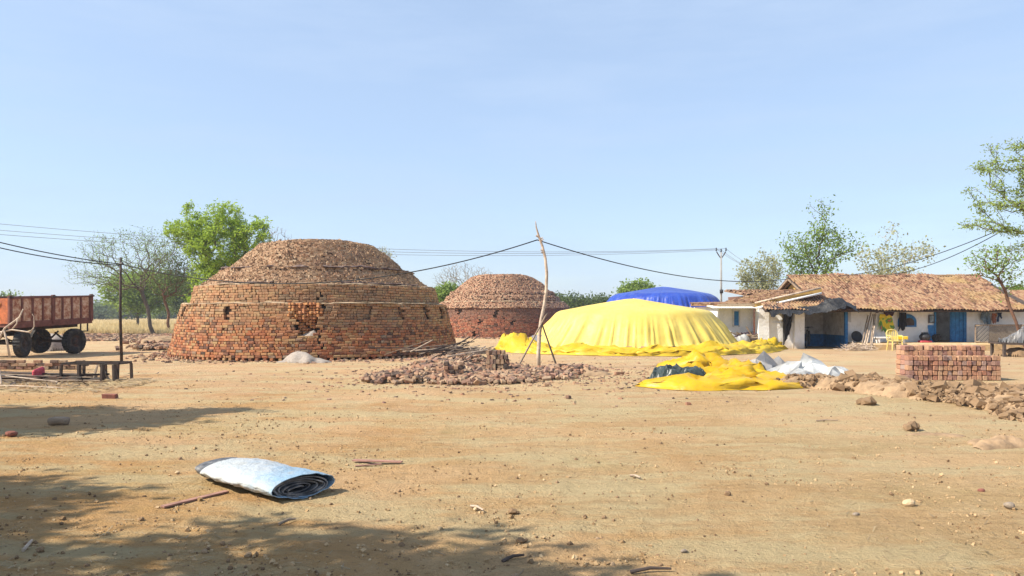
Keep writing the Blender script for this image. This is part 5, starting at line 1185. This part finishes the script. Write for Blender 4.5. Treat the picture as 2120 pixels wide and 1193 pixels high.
# ------------------------------------------------------------------ farm trailer at the left
M['trailer'] = NT('rusty_trailer_paint'); _t = M['trailer']; _t.set(Roughness=.75)
_c = _t.ramp(_t.noise(3.5, 6, .7, stretch=(1, 1, .6)), [(.32, (.12, .045, .032)), (.48, (.26, .08, .045)), (.56, (.33, .13, .07)), (.66, (.42, .27, .16))])
_c = _t.mix(_t.ramp(_t.noise(9, 5, .7), [(.5, 0), (.72, .8)]), _c, (.13, .055, .035)); _t.color(_c); _t.bump(_t.noise(20, 4), .3, .01); M['trailer'] = _t.m
M['trailer_panel'] = NT('peeling_cream_panel'); _t = M['trailer_panel']; _t.set(Roughness=.75)
_c = _t.ramp(_t.noise(5, 6, .75), [(.38, (.24, .075, .04)), (.48, (.42, .22, .13)), (.58, (.58, .43, .30))]); _t.color(_c); M['trailer_panel'] = _t.m
M['trailer_rail'] = simple('dark_red_rail', (.17, .065, .05), .7, .35, 6, dirt=(.10, .05, .035))
M['orange'] = simple('orange_front_paint', (.48, .14, .05), .7, .2, 6, dirt=(.26, .08, .04))
M['chevron'] = simple('yellow_chevron_paint', (.72, .48, .16), .7, .2, 6)
fr = at(8, 700, 27.0); yaw = math.atan2(3.5, .85)      # local x runs from the front of the trailer to its tail
TR = thing('farm_trailer', 'rusty red tipping farm trailer on big tyres at the left edge', 'trailer', (fr.x - 1.62, 27.45, 0), rot=(0, 0, yaw))
# local frame: x to the tail, y to the far side (left), camera side is y < 0
def tp(name, mat, fn, par=None, smooth=False): mb = MB(); fn(mb); return mb.build(name, mat, par or TR, smooth, local=True)
TL, TW = 3.75, 1.85; z0 = lambda x: 1.19 + .04 * x; HB = .95
def slab(mb, x0, x1, y0, y1, za, zb): 
    mb.add([(x, y, z0(x) + z) for z in (za, zb) for (x, y) in ((x0, y0), (x1, y0), (x1, y1), (x0, y1))], [(3, 2, 1, 0), (4, 5, 6, 7), (0, 1, 5, 4), (1, 2, 6, 5), (2, 3, 7, 6), (3, 0, 4, 7)])
body = tp('load_bed', M['trailer'], lambda mb: slab(mb, 0, TL, -TW, 0, -.08, .04))
side = tp('side_panel', M['trailer_panel'], lambda mb: slab(mb, .02, TL - .02, -TW - .01, -TW + .03, .05, HB))
tp('side_panel', M['trailer_panel'], lambda mb: slab(mb, .02, TL - .02, -.03, .01, .05, HB))
tp('tailgate', M['trailer'], lambda mb: slab(mb, TL, TL + .04, -TW, 0, .05, HB))
fp = tp('front_panel', M['orange'], lambda mb: slab(mb, -.04, 0, -TW, 0, .05, HB + .02))
for k in range(3):
    yy = -TW + .32 + k * .55
    for sg in (-1, 1):
        tp('chevron', M['chevron'], lambda mb: mb.bar((-.046, yy, z0(0) + .5 + sg * .30), (-.046, yy + .2, z0(0) + .5), .012, .06, up=(1, 0, 0)), fp)
for y in (-TW - .03, .01):
    tp('top_rail', M['trailer_rail'], lambda mb: slab(mb, -.02, TL + .04, y - .02, y + .05, HB, HB + .07))
    tp('bottom_rail', M['trailer_rail'], lambda mb: slab(mb, -.02, TL + .04, y - .02, y + .06, -.12, .11))
for k in range(9):
    x = .06 + k * (TL - .12) / 8
    if k == 4: continue
    tp('rib', M['trailer_rail'], lambda mb: slab(mb, x - .035, x + .035, -TW - .055, -TW - .01, .11, HB))
for x in (0.0, TL / 2, TL):
    tp('corner_post', M['trailer_rail'], lambda mb: slab(mb, x - .06, x + .06, -TW - .085, -TW + .0, -.02, HB + .12))
    tp('hinge', M['steel_dark'], lambda mb: mb.tube([(x - .09, -TW - .09, z0(x) + HB + .05), (x + .09, -TW - .09, z0(x) + HB + .05)], .035, 8))
tp('tail_bracket', M['steel_dark'], lambda mb: [mb.bar((3.3, -TW + .05, 1.25), (3.3, -TW + .05, .92), .04, .04), mb.bar((3.65, -TW + .05, 1.25), (3.65, -TW + .05, .92), .04, .04), mb.bar((3.28, -TW + .05, .9), (3.67, -TW + .05, .9), .04, .04)])
for y in (-1.35, -.5): tp('chassis_beam', M['steel_dark'], lambda mb: slab(mb, -.1, TL - .2, y - .06, y + .06, -.26, -.081))
for x in (.1, 1.1, 2.1, 3.1): tp('cross_beam', M['steel_dark'], lambda mb: slab(mb, x, x + .1, -1.8, -.05, -.14, -.082))
tp('turntable', M['steel_dark'], lambda mb: mb.tube([(.6, -.92, .78), (.6, -.92, .95)], .42, 20))
tp('drawbar', M['steel_dark'], lambda mb: [mb.bar((.6, -1.2, .62), (-1.9, -.95, .5), .08, .1), mb.bar((.6, -.65, .62), (-1.9, -.9, .5), .08, .1)])
R_ = .51
for x in (.62, 3.0):
    tp('axle', M['steel_dark'], lambda mb: mb.tube([(x, -1.75, R_), (x, -.1, R_)], .06, 10))
    for y in (-1.35, -.5): tp('leaf_spring', M['steel_dark'], lambda mb: mb.tube([(x - .5, y, R_ + .36), (x - .2, y, R_ + .14), (x, y, R_ + .08), (x + .2, y, R_ + .14), (x + .5, y, R_ + .38)], .035, 6))
def tyre(cx_, cy_, steer):
    c, s = math.cos(steer), math.sin(steer)
    def lat(prof, nseg=44, lug=False):
        a = np.arange(nseg) * 2 * PI / nseg; rows = []
        for r, w in prof:
            rr = r + (.022 * (np.arange(nseg) % 2) if lug and r > .47 else 0) * np.ones(nseg); lx, ly, lz = rr * np.cos(a), np.full(nseg, w), rr * np.sin(a)
            rows.append(np.stack([cx_ + lx * c - ly * s, cy_ + lx * s + ly * c, R_ + lz], -1))
        mb = MB(); mb.grid(np.array(rows), wrap=True); return mb
    w = lat([(.25, -.10), (.33, -.13), (.42, -.135), (.48, -.12), (.488, -.05), (.488, .05), (.48, .12), (.42, .135), (.33, .13), (.25, .10), (.25, -.10)], 56, True).build('wheel', M['rubber'], TR, False, local=True)
    lat([(.26, -.10), (.24, -.085), (.20, -.05), (.12, -.04), (.11, -.10), (.07, -.12), (0.001, -.12)], 28).build('rim', M['steel_dark'], w, True, local=True)
tyre(.62, -TW + .08, .42); tyre(3.0, -TW + .08, 0); tyre(.62, -.08, .42); tyre(3.0, -.08, 0)
# pale sack of soil seen under the trailer
q = at(92, 700, 33); tag(heap('earth_heap', M['ash'], [(q.x, q.y, 1.2, .7, 0, .75), (q.x + .6, q.y, .7, .5, 0, .5)], .07, .04, 1.5, 55, crease=.3, edge=.7), 'pale earth heap showing under the trailer', 'earth heap')

# ------------------------------------------------------------------ rack, rods, bricks and sticks at the left
RK = thing('metal_rack', 'low dark rack frame with stout legs standing by the thin pole', 'rack', (-9.9, 17.9, 0))
def rk(n, a_, b_, w, h, mat='steel_dark'): mb = MB(); mb.bar(a_, b_, w, h); return mb.build(n, M[mat], RK)
rx0, rx1, ry0, ry1, rz_ = -10.70, -9.32, 17.75, 18.35, .42
for y in (ry0, ry1): rk('top_rail', (rx0, y, rz_), (rx1, y, rz_), .04, .05)
for x in (rx0, (rx0 + rx1) / 2 + .15, rx1): rk('top_crossbar', (x, ry0 + .02, rz_ - .004), (x, ry1 - .02, rz_ - .004), .04, .04)
for k, (x, y) in enumerate([(rx0, ry0), (rx0 + .45, ry0), (rx0 + .98, ry0), (rx1 - .1, ry0), (rx0 + .2, ry1), (rx0 + .75, ry1), (rx1 - .35, ry1), (rx1, ry1)]):
    rk('leg', (x, y, -.02), (x + .015 * (-1) ** k, y, rz_ - .03), .11 if k in (1, 2, 3) else .06, .05, 'wood_dark' if k in (1, 2, 3) else 'steel_dark')
rk('brace', (rx1 - .5, ry0 + .1, .38), (rx1 - .28, ry0 + .1, .02), .06, .03, 'wood')
rk('brace', (rx0 + .72, ry0 + .3, .40), (rx0 + .6, ry0 + .3, .0), .05, .03, 'wood_pale')
RD = thing('rod_bundle', 'long bundle of dark rods lying on the ground at left edge', 'rods', (-12.3, 18.2, 0)); g = np.random.default_rng(57)
for k in range(34):
    y = 17.9 + g.uniform(-.25, .5); z = .03 + g.uniform(0, .26) ** 1.3; xs = -14.6 + g.normal(0, .4); xe = -10.3 + g.normal(0, .35); dz = g.normal(0, .04)
    mb = MB(); mb.tube([(xs, y, z), ((xs + xe) / 2, y + g.normal(0, .05), z + g.normal(0, .03)), (xe, y + g.normal(0, .12), max(.02, z + dz - .05))], g.uniform(.014, .026), 5, g.random()); mb.build('rod', [M['steel_dark'], M['wood_dark'], M['wood'], M['steel_dark'], M['wood_pale']][k % 5 if k % 9 == 4 else k % 4], RD)
for x in (-12.95, -11.35):
    mb = MB(); mb.box((x, 17.95, .15), (.10, .55, .30), bev=.04, rx=.1, rz=.2); tag(mb.build('cloth_tie', M['cloth_red'], loc=(x, 18.05, 0)), 'red cloth tied round the rod bundle, %s one' % ('left' if x < -12 else 'right'), 'cloth')
for a_, b_, r, lab in (((-13.2, 17.2, .30), (-10.5, 17.3, .03), .022, 'long pale stick lying slantwise across the rod bundle'), ((-12.15, 17.55, .62), (-11.6, 17.0, .0), .035, 'short thick pale stick propped against the rod bundle'), ((-12.2, 16.6, .02), (-9.6, 16.0, .02), .015, 'thin pale stick on the ground in front of the rack')):
    mb = MB(); A_, B_ = Vector(a_), Vector(b_); mb.tube([A_, A_.lerp(B_, .5) + Vector((0, .03, .015)), B_], [r, r, r * .7], 6); tag(mb.build('stick', M['wood_pale'], loc=A_.lerp(B_, .5)), lab, 'stick')
# low rows of bricks behind the rods
BS = thing('brick_row', 'low two-course row of orange bricks behind the rod bundle', 'brick row', (-14.4, 21.6, 0)); g = np.random.default_rng(58); ms = [brick_mesh('brick', M['brick_l_o'], seed=200 + s) for s in range(3)]
for r in range(3):
    for c in range(13):
        if r == 2 and (c < 3 or g.random() < .4): continue
        inst('brick', ms[c % 3], BS, (-15.4 + c * .245 + (r % 2) * .1, 21.6 + g.normal(0, .02), .045 + r * .09), (0, 0, g.normal(0, .06)))
# dead branches propped before the trailer
T = thing('dead_branch', 'pale dead branch sticking up in front of the trailer', 'branch', (-14.2, 21.0, 0)); mb = MB()
for q, r in (([at(-20, 735, 20.5), at(10, 680, 20.5), at(40, 658, 20.6), at(48, 640, 20.6)], .03), ([at(-10, 690, 20.6), at(25, 683, 20.5), at(60, 688, 20.4), at(70, 680, 20.4)], .026), ([at(26, 681, 20.5), at(35, 670, 20.5), at(36, 660, 20.5)], .018), ([at(62, 690, 20.5), at(71, 676, 20.5), at(70, 655, 20.4), at(66, 650, 20.4)], .015), ([at(20, 740, 20.5), at(14, 705, 20.5), at(8, 684, 20.5)], .03)):
    mb.tube(q, [r, r * .9, r * .8, r * .5][:len(q)], 6)
mb.build('limbs', M['wood_pale'], T, smooth=True)

# ------------------------------------------------------------------ rolled tarpaulin in the foreground
def rolled():
    c = Vector((-2.28, 6.95, 0)); ax = Vector((1.05, -.88, 0)).normalized(); ay = Vector((-ax.y, ax.x, 0)); L = 1.24
    T = thing('rolled_tarpaulin', 'flat rolled tarpaulin, white and pale blue outside, dark grey inside', 'tarpaulin', c)
    def sec(t, W, Hh, tw):      # flattened spiral, t in turns from the middle
        s = (.16 + .84 * t / tw); a = t * 2 * PI
        ex = np.sign(np.cos(a)) * np.abs(np.cos(a)) ** .95 * W * s; ez = np.sign(np.sin(a)) * np.abs(np.sin(a)) ** 1.15 * Hh * s
        return ex, ez
    def ribbon(name, t0, t1, x0, x1, mat, tw, n, seed, th=.006, sag=0):
        t = np.linspace(t0, t1, n); u = np.linspace(0, 1, 30)
        ex, ez = sec(t, .335, .092, tw)
        Tt, U = np.meshgrid(t, u, indexing='ij'); EX = ex[:, None] * np.ones(30); EZ = ez[:, None] * np.ones(30)
        x = x0 + (x1 - x0) * U + .025 * np.sin(Tt * 5.1 + seed) * (U - .5) * 2
        wr = rg(np.cos(Tt * 2 * PI) * 1.2 + x * 3, np.sin(Tt * 2 * PI) * 2.2, x * 3, seed)
        puff = 1 + .06 * np.sin(U * PI) - .07 * (U > .93) * 0
        EX2 = EX * puff + .008 * wr * (Tt > tw - 1.4); EZ2 = EZ * (puff + .02) + .009 * wr * (Tt > tw - 1.4)
        irr = 1 + .05 * np.sin(Tt * 9.3 + 1.7 * np.sin(Tt * 4)) * np.clip((tw - Tt) / 2, 0, 1)
        EX2 = EX2 * irr - .07 * np.clip(1 - Tt / tw, 0, 1) ** 1.2 + .02 * np.sin(Tt * 2.3 * PI) * np.clip((tw - Tt) / 3, 0, 1); EZ2 = EZ2 * (2 - irr) - .02 * np.clip(1 - Tt / tw, 0, 1)
        zc = .092 + .012
        z = zc + EZ2; z = np.where(z < .012, .012 + (z) * .15 + .0, z)
        z = np.maximum(z, .004 + .0016 * (tw - Tt))
        sk = .18 * (U - .5)
        Pm = np.stack([c.x + ax.x * (x + EX2 * .10) + ay.x * (EX2), c.y + ax.y * (x + EX2 * .10) + ay.y * (EX2), z + gz1(c.x, c.y) * .5], -1)
        du = np.gradient(Pm, axis=0); dv = np.gradient(Pm, axis=1); nrm = np.cross(du, dv); nrm /= np.linalg.norm(nrm, axis=-1)[..., None] + 1e-9
        Q = Pm + nrm * th * (1 if seed % 2 else -1)
        mb = MB(); mb.grid(Pm); mb.grid(Q)
        for A_, B_ in ((Pm[0], Q[0]), (Pm[-1], Q[-1]), (Pm[:, 0], Q[:, 0]), (Pm[:, -1], Q[:, -1])): mb.grid(np.stack([A_, B_]))
        return mb.build(name, mat, T, smooth=True)
    tw = 5.75
    ribbon('inner_turns', 0.1, 3.6, -L / 2 - .12, L / 2 - .03, M['roll_dark'], tw, 330, 31, .012)
    ribbon('middle_turn', 3.61, 4.7, -L / 2 - .16, L / 2 - .015, M['roll_dark'], tw, 80, 33, .012)
    ribbon('outer_turn', 4.71, 5.75, -L / 2 + .05, L / 2 + .01, M['roll_white'], tw + .0, 110, 35, .005)
t = NT('pale_blue_white_tarp'); t.set(Roughness=.45)
xx = t.math('ADD', t.math('MULTIPLY', t.sep(0), 1.0), t.math('MULTIPLY', t.noise(3, 5, .6), 1.1))
cc = t.ramp(t.math('ADD', xx, 2.5), [(.25, (.44, .45, .43)), (.7, (.39, .43, .46)), (1.0, (.22, .34, .45))])
cc = t.mix(t.ramp(t.noise(5, 6, .7), [(.48, 0), (.68, .65)]), cc, (.36, .34, .28)); cc = t.mix(t.ramp(t.noise(24, 5, .7), [(.58, 0), (.75, .4)]), cc, (.42, .36, .26))
t.color(cc); t.bump(t.noise(9, 6, .65), .8, .05); M['roll_white'] = t.m
M['roll_dark'] = simple('dark_grey_tarp', (.07, .073, .08), .5, .5, 12, dirt=(.34, .32, .30), bump=.3)
rolled()
# planks lying about
def plank(name, pts, w, h, mat, label):
    T_ = None; mb = MB()
    for a_, b_ in zip(pts[:-1], pts[1:]): mb.bar(a_, b_, w, h)
    tag(mb.build(name, mat, loc=pts[0]), label, 'plank')
def gq(x, y, z): q = gp(x, y); return Vector((q.x, q.y, z + gz1(q.x, q.y)))
plank('plank', [gq(336, 1049, .012), gq(470, 1018, .03)], .055, .014, M['wood_pink'], 'thin worn plank poking out from under the rolled tarpaulin')
plank('plank', [gq(731, 951, .03), gq(832, 955, .02)], .07, .014, M['wood_pink'], 'curled pinkish plank splinter on the open ground')
plank('plank', [gq(735, 959, .008), gq(790, 956, .012)], .035, .008, M['wood_pink'], 'small splinter beneath the curled plank')
for k, (x0, y0, x1, y1, lab) in enumerate(((577, 1087, 612, 1078, 'short twig in the shade right of the rolled tarpaulin'), (1305, 1179, 1390, 1176, 'dark stick at the bottom edge right of centre'), (48, 1146, 66, 1126, 'pale stub of wood in the near shade at left'), (975, 1045, 1000, 1054, 'pale wood chip at the edge of the dappled shade'), (1040, 1160, 1085, 1150, 'curved bark strip in the near shade'), (1305, 982, 1326, 988, 'pale dry twig in the middle of the yard'), (1690, 873, 1735, 874, 'thin stick lying before the earth ridge'))):
    a_, b_ = gq(x0, y0, .012), gq(x1, y1, .02); mb = MB(); mb.tube([a_, a_.lerp(b_, .5) + Vector((0, .02, .008)), b_], [.012, .011, .007], 6); tag(mb.build('twig', [M['wood'], M['wood_dark'], M['wood_pale'], M['wood_pale'], M['wood_dark'], M['wood_pale'], M['wood']][k], loc=a_), lab, 'twig')

# ------------------------------------------------------------------ poles and wires
BP = thing('bent_pole', 'crooked pale tree-trunk pole propped by two struts, carrying the black cable', 'pole', gp(1115, 765))
D = 21.6
pts = [at(x, y, D + dd) for x, y, dd in ((1115, 770, 0), (1115, 730, 0), (1117, 690, .02), (1121, 660, .04), (1127, 632, .05), (1131, 600, .06), (1132, 565, .06), (1129, 535, .05), (1123, 510, .03), (1115, 488, 0), (1110, 470, 0), (1109, 458, 0))]
mb = MB(); mb.tube(pts, [.062, .058, .056, .052, .048, .045, .043, .04, .036, .032, .02, .01], 9); mb.build('trunk', M['wood_pale'], BP, smooth=True)
for a_, b_, m_ in ((at(1068, 768, 21.0), at(1133, 648, 21.66), 'wood'), (at(1153, 760, 21.3), at(1121, 668, 21.55), 'wood_dark')):
    mb = MB(); mb.tube([a_, a_.lerp(b_, .5), b_], [.03, .027, .024], 6); mb.build('strut', M[m_], BP)
g = np.random.default_rng(66)
for k in range(7):
    i = g.integers(4, 9); p0 = Vector(pts[i]).lerp(Vector(pts[i + 1]), g.random()); mb = MB(); mb.tube([p0, p0 + Vector((g.choice([-1, 1]) * .09, -.03, .03))], [.03, .015], 6); mb.build('knot', M['wood_pale'], BP)
WP = thing('wire_pole', 'thin dark pole standing left of the large kiln', 'pole', gp(252, 752)); mb = MB()
b0 = gp(252, 753); mb.tube([(b0.x, b0.y, -.1), at(249, 650, b0.y), at(250, 533, b0.y)], [.05, .045, .035], 8); mb.build('shaft', M['steel_dark'], WP, smooth=True)
mb = MB(); tp0 = at(250, 547, b0.y); mb.tube([tp0 + Vector((-.05, 0, 0)), tp0 + Vector((.08, -.02, .02))], .045, 8); mb.build('insulator', M['pot_dark'], WP)
def wire(name, a_, b_, sag, r, mat, label, n=40, group=None):
    a_, b_ = Vector(a_), Vector(b_); P_ = [a_.lerp(b_, i / n) - Vector((0, 0, 4 * sag * (i / n) * (1 - i / n))) for i in range(n + 1)]
    mb = MB(); mb.tube(P_, r, 5); return tag(mb.build(name, mat, loc=a_, smooth=True), label, 'wire', group)
top = at(250, 547, b0.y); bt = at(1112, 497, 21.6); hg = at(1636, 577, 37.6)
wire('cable', top, bt, .92, .017, M['cable'], 'black cable sagging across the large kiln to the bent pole')
wire('cable', bt, hg, .55, .017, M['cable'], 'black cable sagging from the bent pole to the house gable')
wire('cable', top, at(-120, 470, 21), .12, .016, M['cable'], 'upper black cable running left from the thin pole')
wire('cable', top + Vector((0, 0, -.04)), at(-120, 482, 21), .16, .016, M['cable'], 'lower black cable running left from the thin pole')
wire('cable', at(1730, 572, 38.0), at(2060, 480, 25.2), .30, .015, M['cable'], 'upper black cable climbing from the house roof to the right acacia')
wire('cable', at(1830, 570, 38.0), at(2075, 478, 25.4), .30, .015, M['cable'], 'lower black cable climbing from the house roof to the right acacia')
UPB = ((1493 - CX) * 62 / F, 62, 0); UT = thing('power_pole', 'slim power pole with a forked crossarm behind the brick shed', 'pole', UPB)
mb = MB(); mb.tube([(UPB[0], 62, -.1), (UPB[0], 62, 3.5), (UPB[0], 62, 6.7)], [.10, .085, .065], 8); mb.build('shaft', M['concrete'], UT, smooth=True)
mb = MB(); mb.tube([(UPB[0] - .38, 62, 6.75), (UPB[0] - .2, 62, 6.45), (UPB[0], 62, 6.15), (UPB[0] + .2, 62, 6.45), (UPB[0] + .38, 62, 6.75)], .045, 6); mb.build('crossarm', M['steel_dark'], UT)
for dx, z in ((-.4, 6.8), (.4, 6.8), (0, 6.72)): lathe('insulator', M['pot_dark'], [(.0, 0), (.06, 0), (.07, .08), (.04, .12), (.06, .2), (.03, .28), (0, .28)], (UPB[0] + dx, 62, z), 10, UT)
lathe('junction_box', M['pot_dark'], [(0, 0), (.14, 0), (.15, .3), (0, .32)], (UPB[0], 61.9, 3.3), 10, UT)
for k, (dx, dz, yl) in enumerate(((-.4, 7.0, 440), (.4, 7.0, 456), (0, 6.9, 466))):
    e = at(-300, yl - 6, 44); lab = ['upper', 'middle', 'lowest'][k]
    wire('power_line', (UPB[0] + dx, 62, dz), e, 1.1, .014, M['wire'], lab + ' of the three thin power lines crossing the sky', 60)
    wire('power_line', (UPB[0] + dx, 62, dz), (UPB[0] + 12 + dx, 85, 6.6 - .1 * k), .5, .014, M['wire'], lab + ' thin power line running right from the power pole', 30)

# ------------------------------------------------------------------ field, rubble, litter
def scatter(name, mat, tv, tf, xs, ys, size, seed, kind='stuff', label=None, cat=None, flat=.0, zo=0.0, squash=None):
    g = np.random.default_rng(seed); n = len(xs); Mx = rand_rot(n, PI, g) if flat == 0 else np.einsum('nij,njk->nik', rand_rot(n, flat, g), rotz(g.uniform(0, 2 * PI, n)))
    Mx = Mx * size[:, None, None]; mb = MB(); mb.batch(tv, tf, Mx, np.column_stack([xs, ys, gz(xs, ys) + zo + size * .1]), g.random(n)); o = mb.build(name, mat)
    o['kind'] = kind; tag(o, label, cat); return o
g = np.random.default_rng(400)
# dry standing grass on the far field
n = 26000; d = 58 + 130 * g.random(n) ** 1.7; px = np.where(g.random(n) < .72, g.uniform(-150, 480, n), g.uniform(480, 2300, n)); xs = (px - CX) / F * d; ys = d
dens = fbm(P3(xs * .15, ys * .15), 3, 71); k = dens > -.45; xs, ys = xs[k], ys[k]; nn = len(xs)
blade = np.array([(-.05, 0, 0), (.05, 0, 0), (.03, .06, .55), (.16, .1, 1.0), (-.14, -.05, .9), (-.02, -.03, .5)]); Mx = rotz(g.uniform(0, 2 * PI, nn)) * (g.uniform(.2, .55, nn) * (1 + .25 * fbm(P3(xs * .3, ys * .3), 2, 72)))[:, None, None]
mb = MB(); mb.batch(blade, [(0, 1, 2, 5), (5, 2, 3), (5, 4, 0)], Mx, np.column_stack([xs, ys, np.zeros(nn)]), g.random(nn)); o = mb.build('dry_grass', M['straw']); o['kind'] = 'stuff'; tag(o, 'tall dry straw-coloured grass covering the far field', 'grass')
# brick rubble strewn between field and yard
tv, tf = chunk(501, .25); tv = tv * np.array([1.5, .8, .6])
n = 2600; d = g.uniform(44, 60, n); px = np.concatenate([g.uniform(130, 400, 1700), g.uniform(300, 400, 900)]); d[1700:] = g.uniform(36, 52, 900); s = g.uniform(.08, .24, n)
scatter('brick_rubble', M['brick_l_j'], tv, tf, (px - CX) / F * d, d, s, 61, label='strewn brick rubble along the edge of the dry field', cat='rubble', flat=.5)
n = 900; a = g.uniform(0, 2 * PI, n); r = 5.75 + np.abs(g.normal(0, .7, n)); scatter('brick_crumbs', M['brick_l_j'], tv, tf, K1C[0] + r * np.cos(a), K1C[1] + r * np.sin(a), g.uniform(.03, .11, n), 62, label='brick crumbs round the foot of the large kiln', cat='rubble', flat=.6)
n = 900; a = g.uniform(0, 2 * PI, n); r = 4.95 + np.abs(g.normal(0, .8, n)); scatter('brick_crumbs', M['brick_l_j'], tv, tf, K2C[0] + r * np.cos(a), K2C[1] + r * np.sin(a), g.uniform(.04, .16, n), 63, label='brick crumbs round the foot of the far kiln', cat='rubble', flat=.6)
n = 1500; xs, ys = g.normal(.2, 2.6, n), g.normal(19.2, 2.4, n); scatter('brick_crumbs', M['brick_l_j'], tv, tf, xs, ys, g.uniform(.015, .06, n), 64, label='brick chips scattered round the broken-brick pile', cat='rubble', flat=.6)
n = 500; xs, ys = gp(300, 715).x + g.normal(0, 1.2, n), gp(300, 715).y + g.normal(0, 3, n)
tag(heap('rubble_heap', M['soil'], [((340 - CX) * 40 / F, 40, 1.3, 1.5, 0, .4), ((330 - CX) * 34 / F, 34, .8, .9, 0, .2)], .09, .05, 2, 73, crease=.3, edge=.7, fine=.03), 'low heap of earth and rubble left of the large kiln', 'rubble heap')
n = 500; k = g.random(n) < .6; xs = np.where(k, (340 - CX) * 40 / F, (330 - CX) * 34 / F) + g.normal(0, .6, n); ys = np.where(k, 40, 34) + g.normal(0, .7, n)
scatter('broken_bricks', M['brick_l_j'], tv, tf, xs, ys, g.uniform(.08, .2, n), 65, label='broken bricks strewn left of the large kiln', cat='rubble', flat=.7, zo=.12)
# pebbles and crumbs of earth over the yard, more of them close to the viewer
tv, tf = icochunk(502, .28)
n = 6000; d = 3.6 + 26 * g.random(n) ** 1.8; xs = g.uniform(-.78, .78, n) * d; k = fbm(P3(xs * .35, d * .35), 3, 74) + g.normal(0, .35, n) > -.1; xs, d = xs[k], d[k]
scatter('pebbles', M['clod'], tv, tf, xs, d, np.clip(np.exp(g.normal(-4.3, .55, len(xs))), .005, .06), 66, label='small pebbles and crumbs of earth strewn over the yard', cat='pebbles')
tv, tf = chunk(503, .3); n = 26000; d = 3.5 + 15 * g.random(n) ** 1.5; xs = g.uniform(-.76, .76, n) * d; k = fbm(P3(xs * .5, d * .9), 4, 76) + g.normal(0, .3, n) > .15; xs, d = xs[k], d[k]
scatter('earth_crumbs', M['crumb'], tv, tf, xs, d, np.clip(np.exp(g.normal(-4.75, .5, len(xs))), .004, .03), 76, label='fine crumbs of dry earth strewn over the near yard', cat='crumbs')
tw = np.array([(-.5, -.05, 0), (.5, -.03, .02), (.5, .04, .03), (-.5, .05, .01)])
n = 5200; d = 3.6 + 18 * g.random(n) ** 1.6; xs = g.uniform(-.78, .75, n) * d; k = fbm(P3(xs * .3, d * .3), 3, 75) + g.normal(0, .3, n) > .0; xs, d = xs[k], d[k]
scatter('straw_litter', M['litter'], tw, [(0, 1, 2, 3)], xs, d, g.uniform(.02, .10, len(xs)), 67, label='bits of straw and dry leaf littering the yard', cat='litter', flat=.25, zo=.004)
n = 1500; xs = g.uniform(-15, -8.4, n); ys = g.uniform(15.3, 18.2, n); scatter('bark_litter', M['litter'], np.array([(-.5, -.18, 0), (.5, -.1, .05), (.45, .15, .06), (-.5, .2, .01)]), [(0, 1, 2, 3)], xs, ys, g.uniform(.04, .18, n), 68, label='bark and wood chips littering the ground before the rods', cat='litter', flat=.35, zo=.01)
n = 500; scatter('dark_scraps', M['wood_dark'], tw, [(0, 1, 2, 3)], g.uniform(-15, -9.2, n), g.uniform(16.2, 19.5, n), g.uniform(.08, .35, n), 69, label='dark scraps of wood under and round the rods', cat='litter', flat=.3, zo=.015)
# ------------------------------------------------------------------ hazy air
mh = bpy.data.materials.new('pale_haze'); mh.use_nodes = True; nt = mh.node_tree; nt.nodes.remove(nt.nodes['Principled BSDF'])
pv = nt.nodes.new('ShaderNodeVolumePrincipled'); pv.inputs['Density'].default_value = .00055; pv.inputs['Color'].default_value = (.86, .91, 1.0, 1); pv.inputs['Anisotropy'].default_value = .2
nt.links.new(pv.outputs[0], nt.nodes['Material Output'].inputs['Volume'])
mb = MB(); mb.box((0, 0, 5.5), (5200, 5200, 14.0)); hz = mb.build('haze', mh); hz['kind'] = 'stuff'; tag(hz, 'thin pale haze in the hot air over the plain', 'haze')
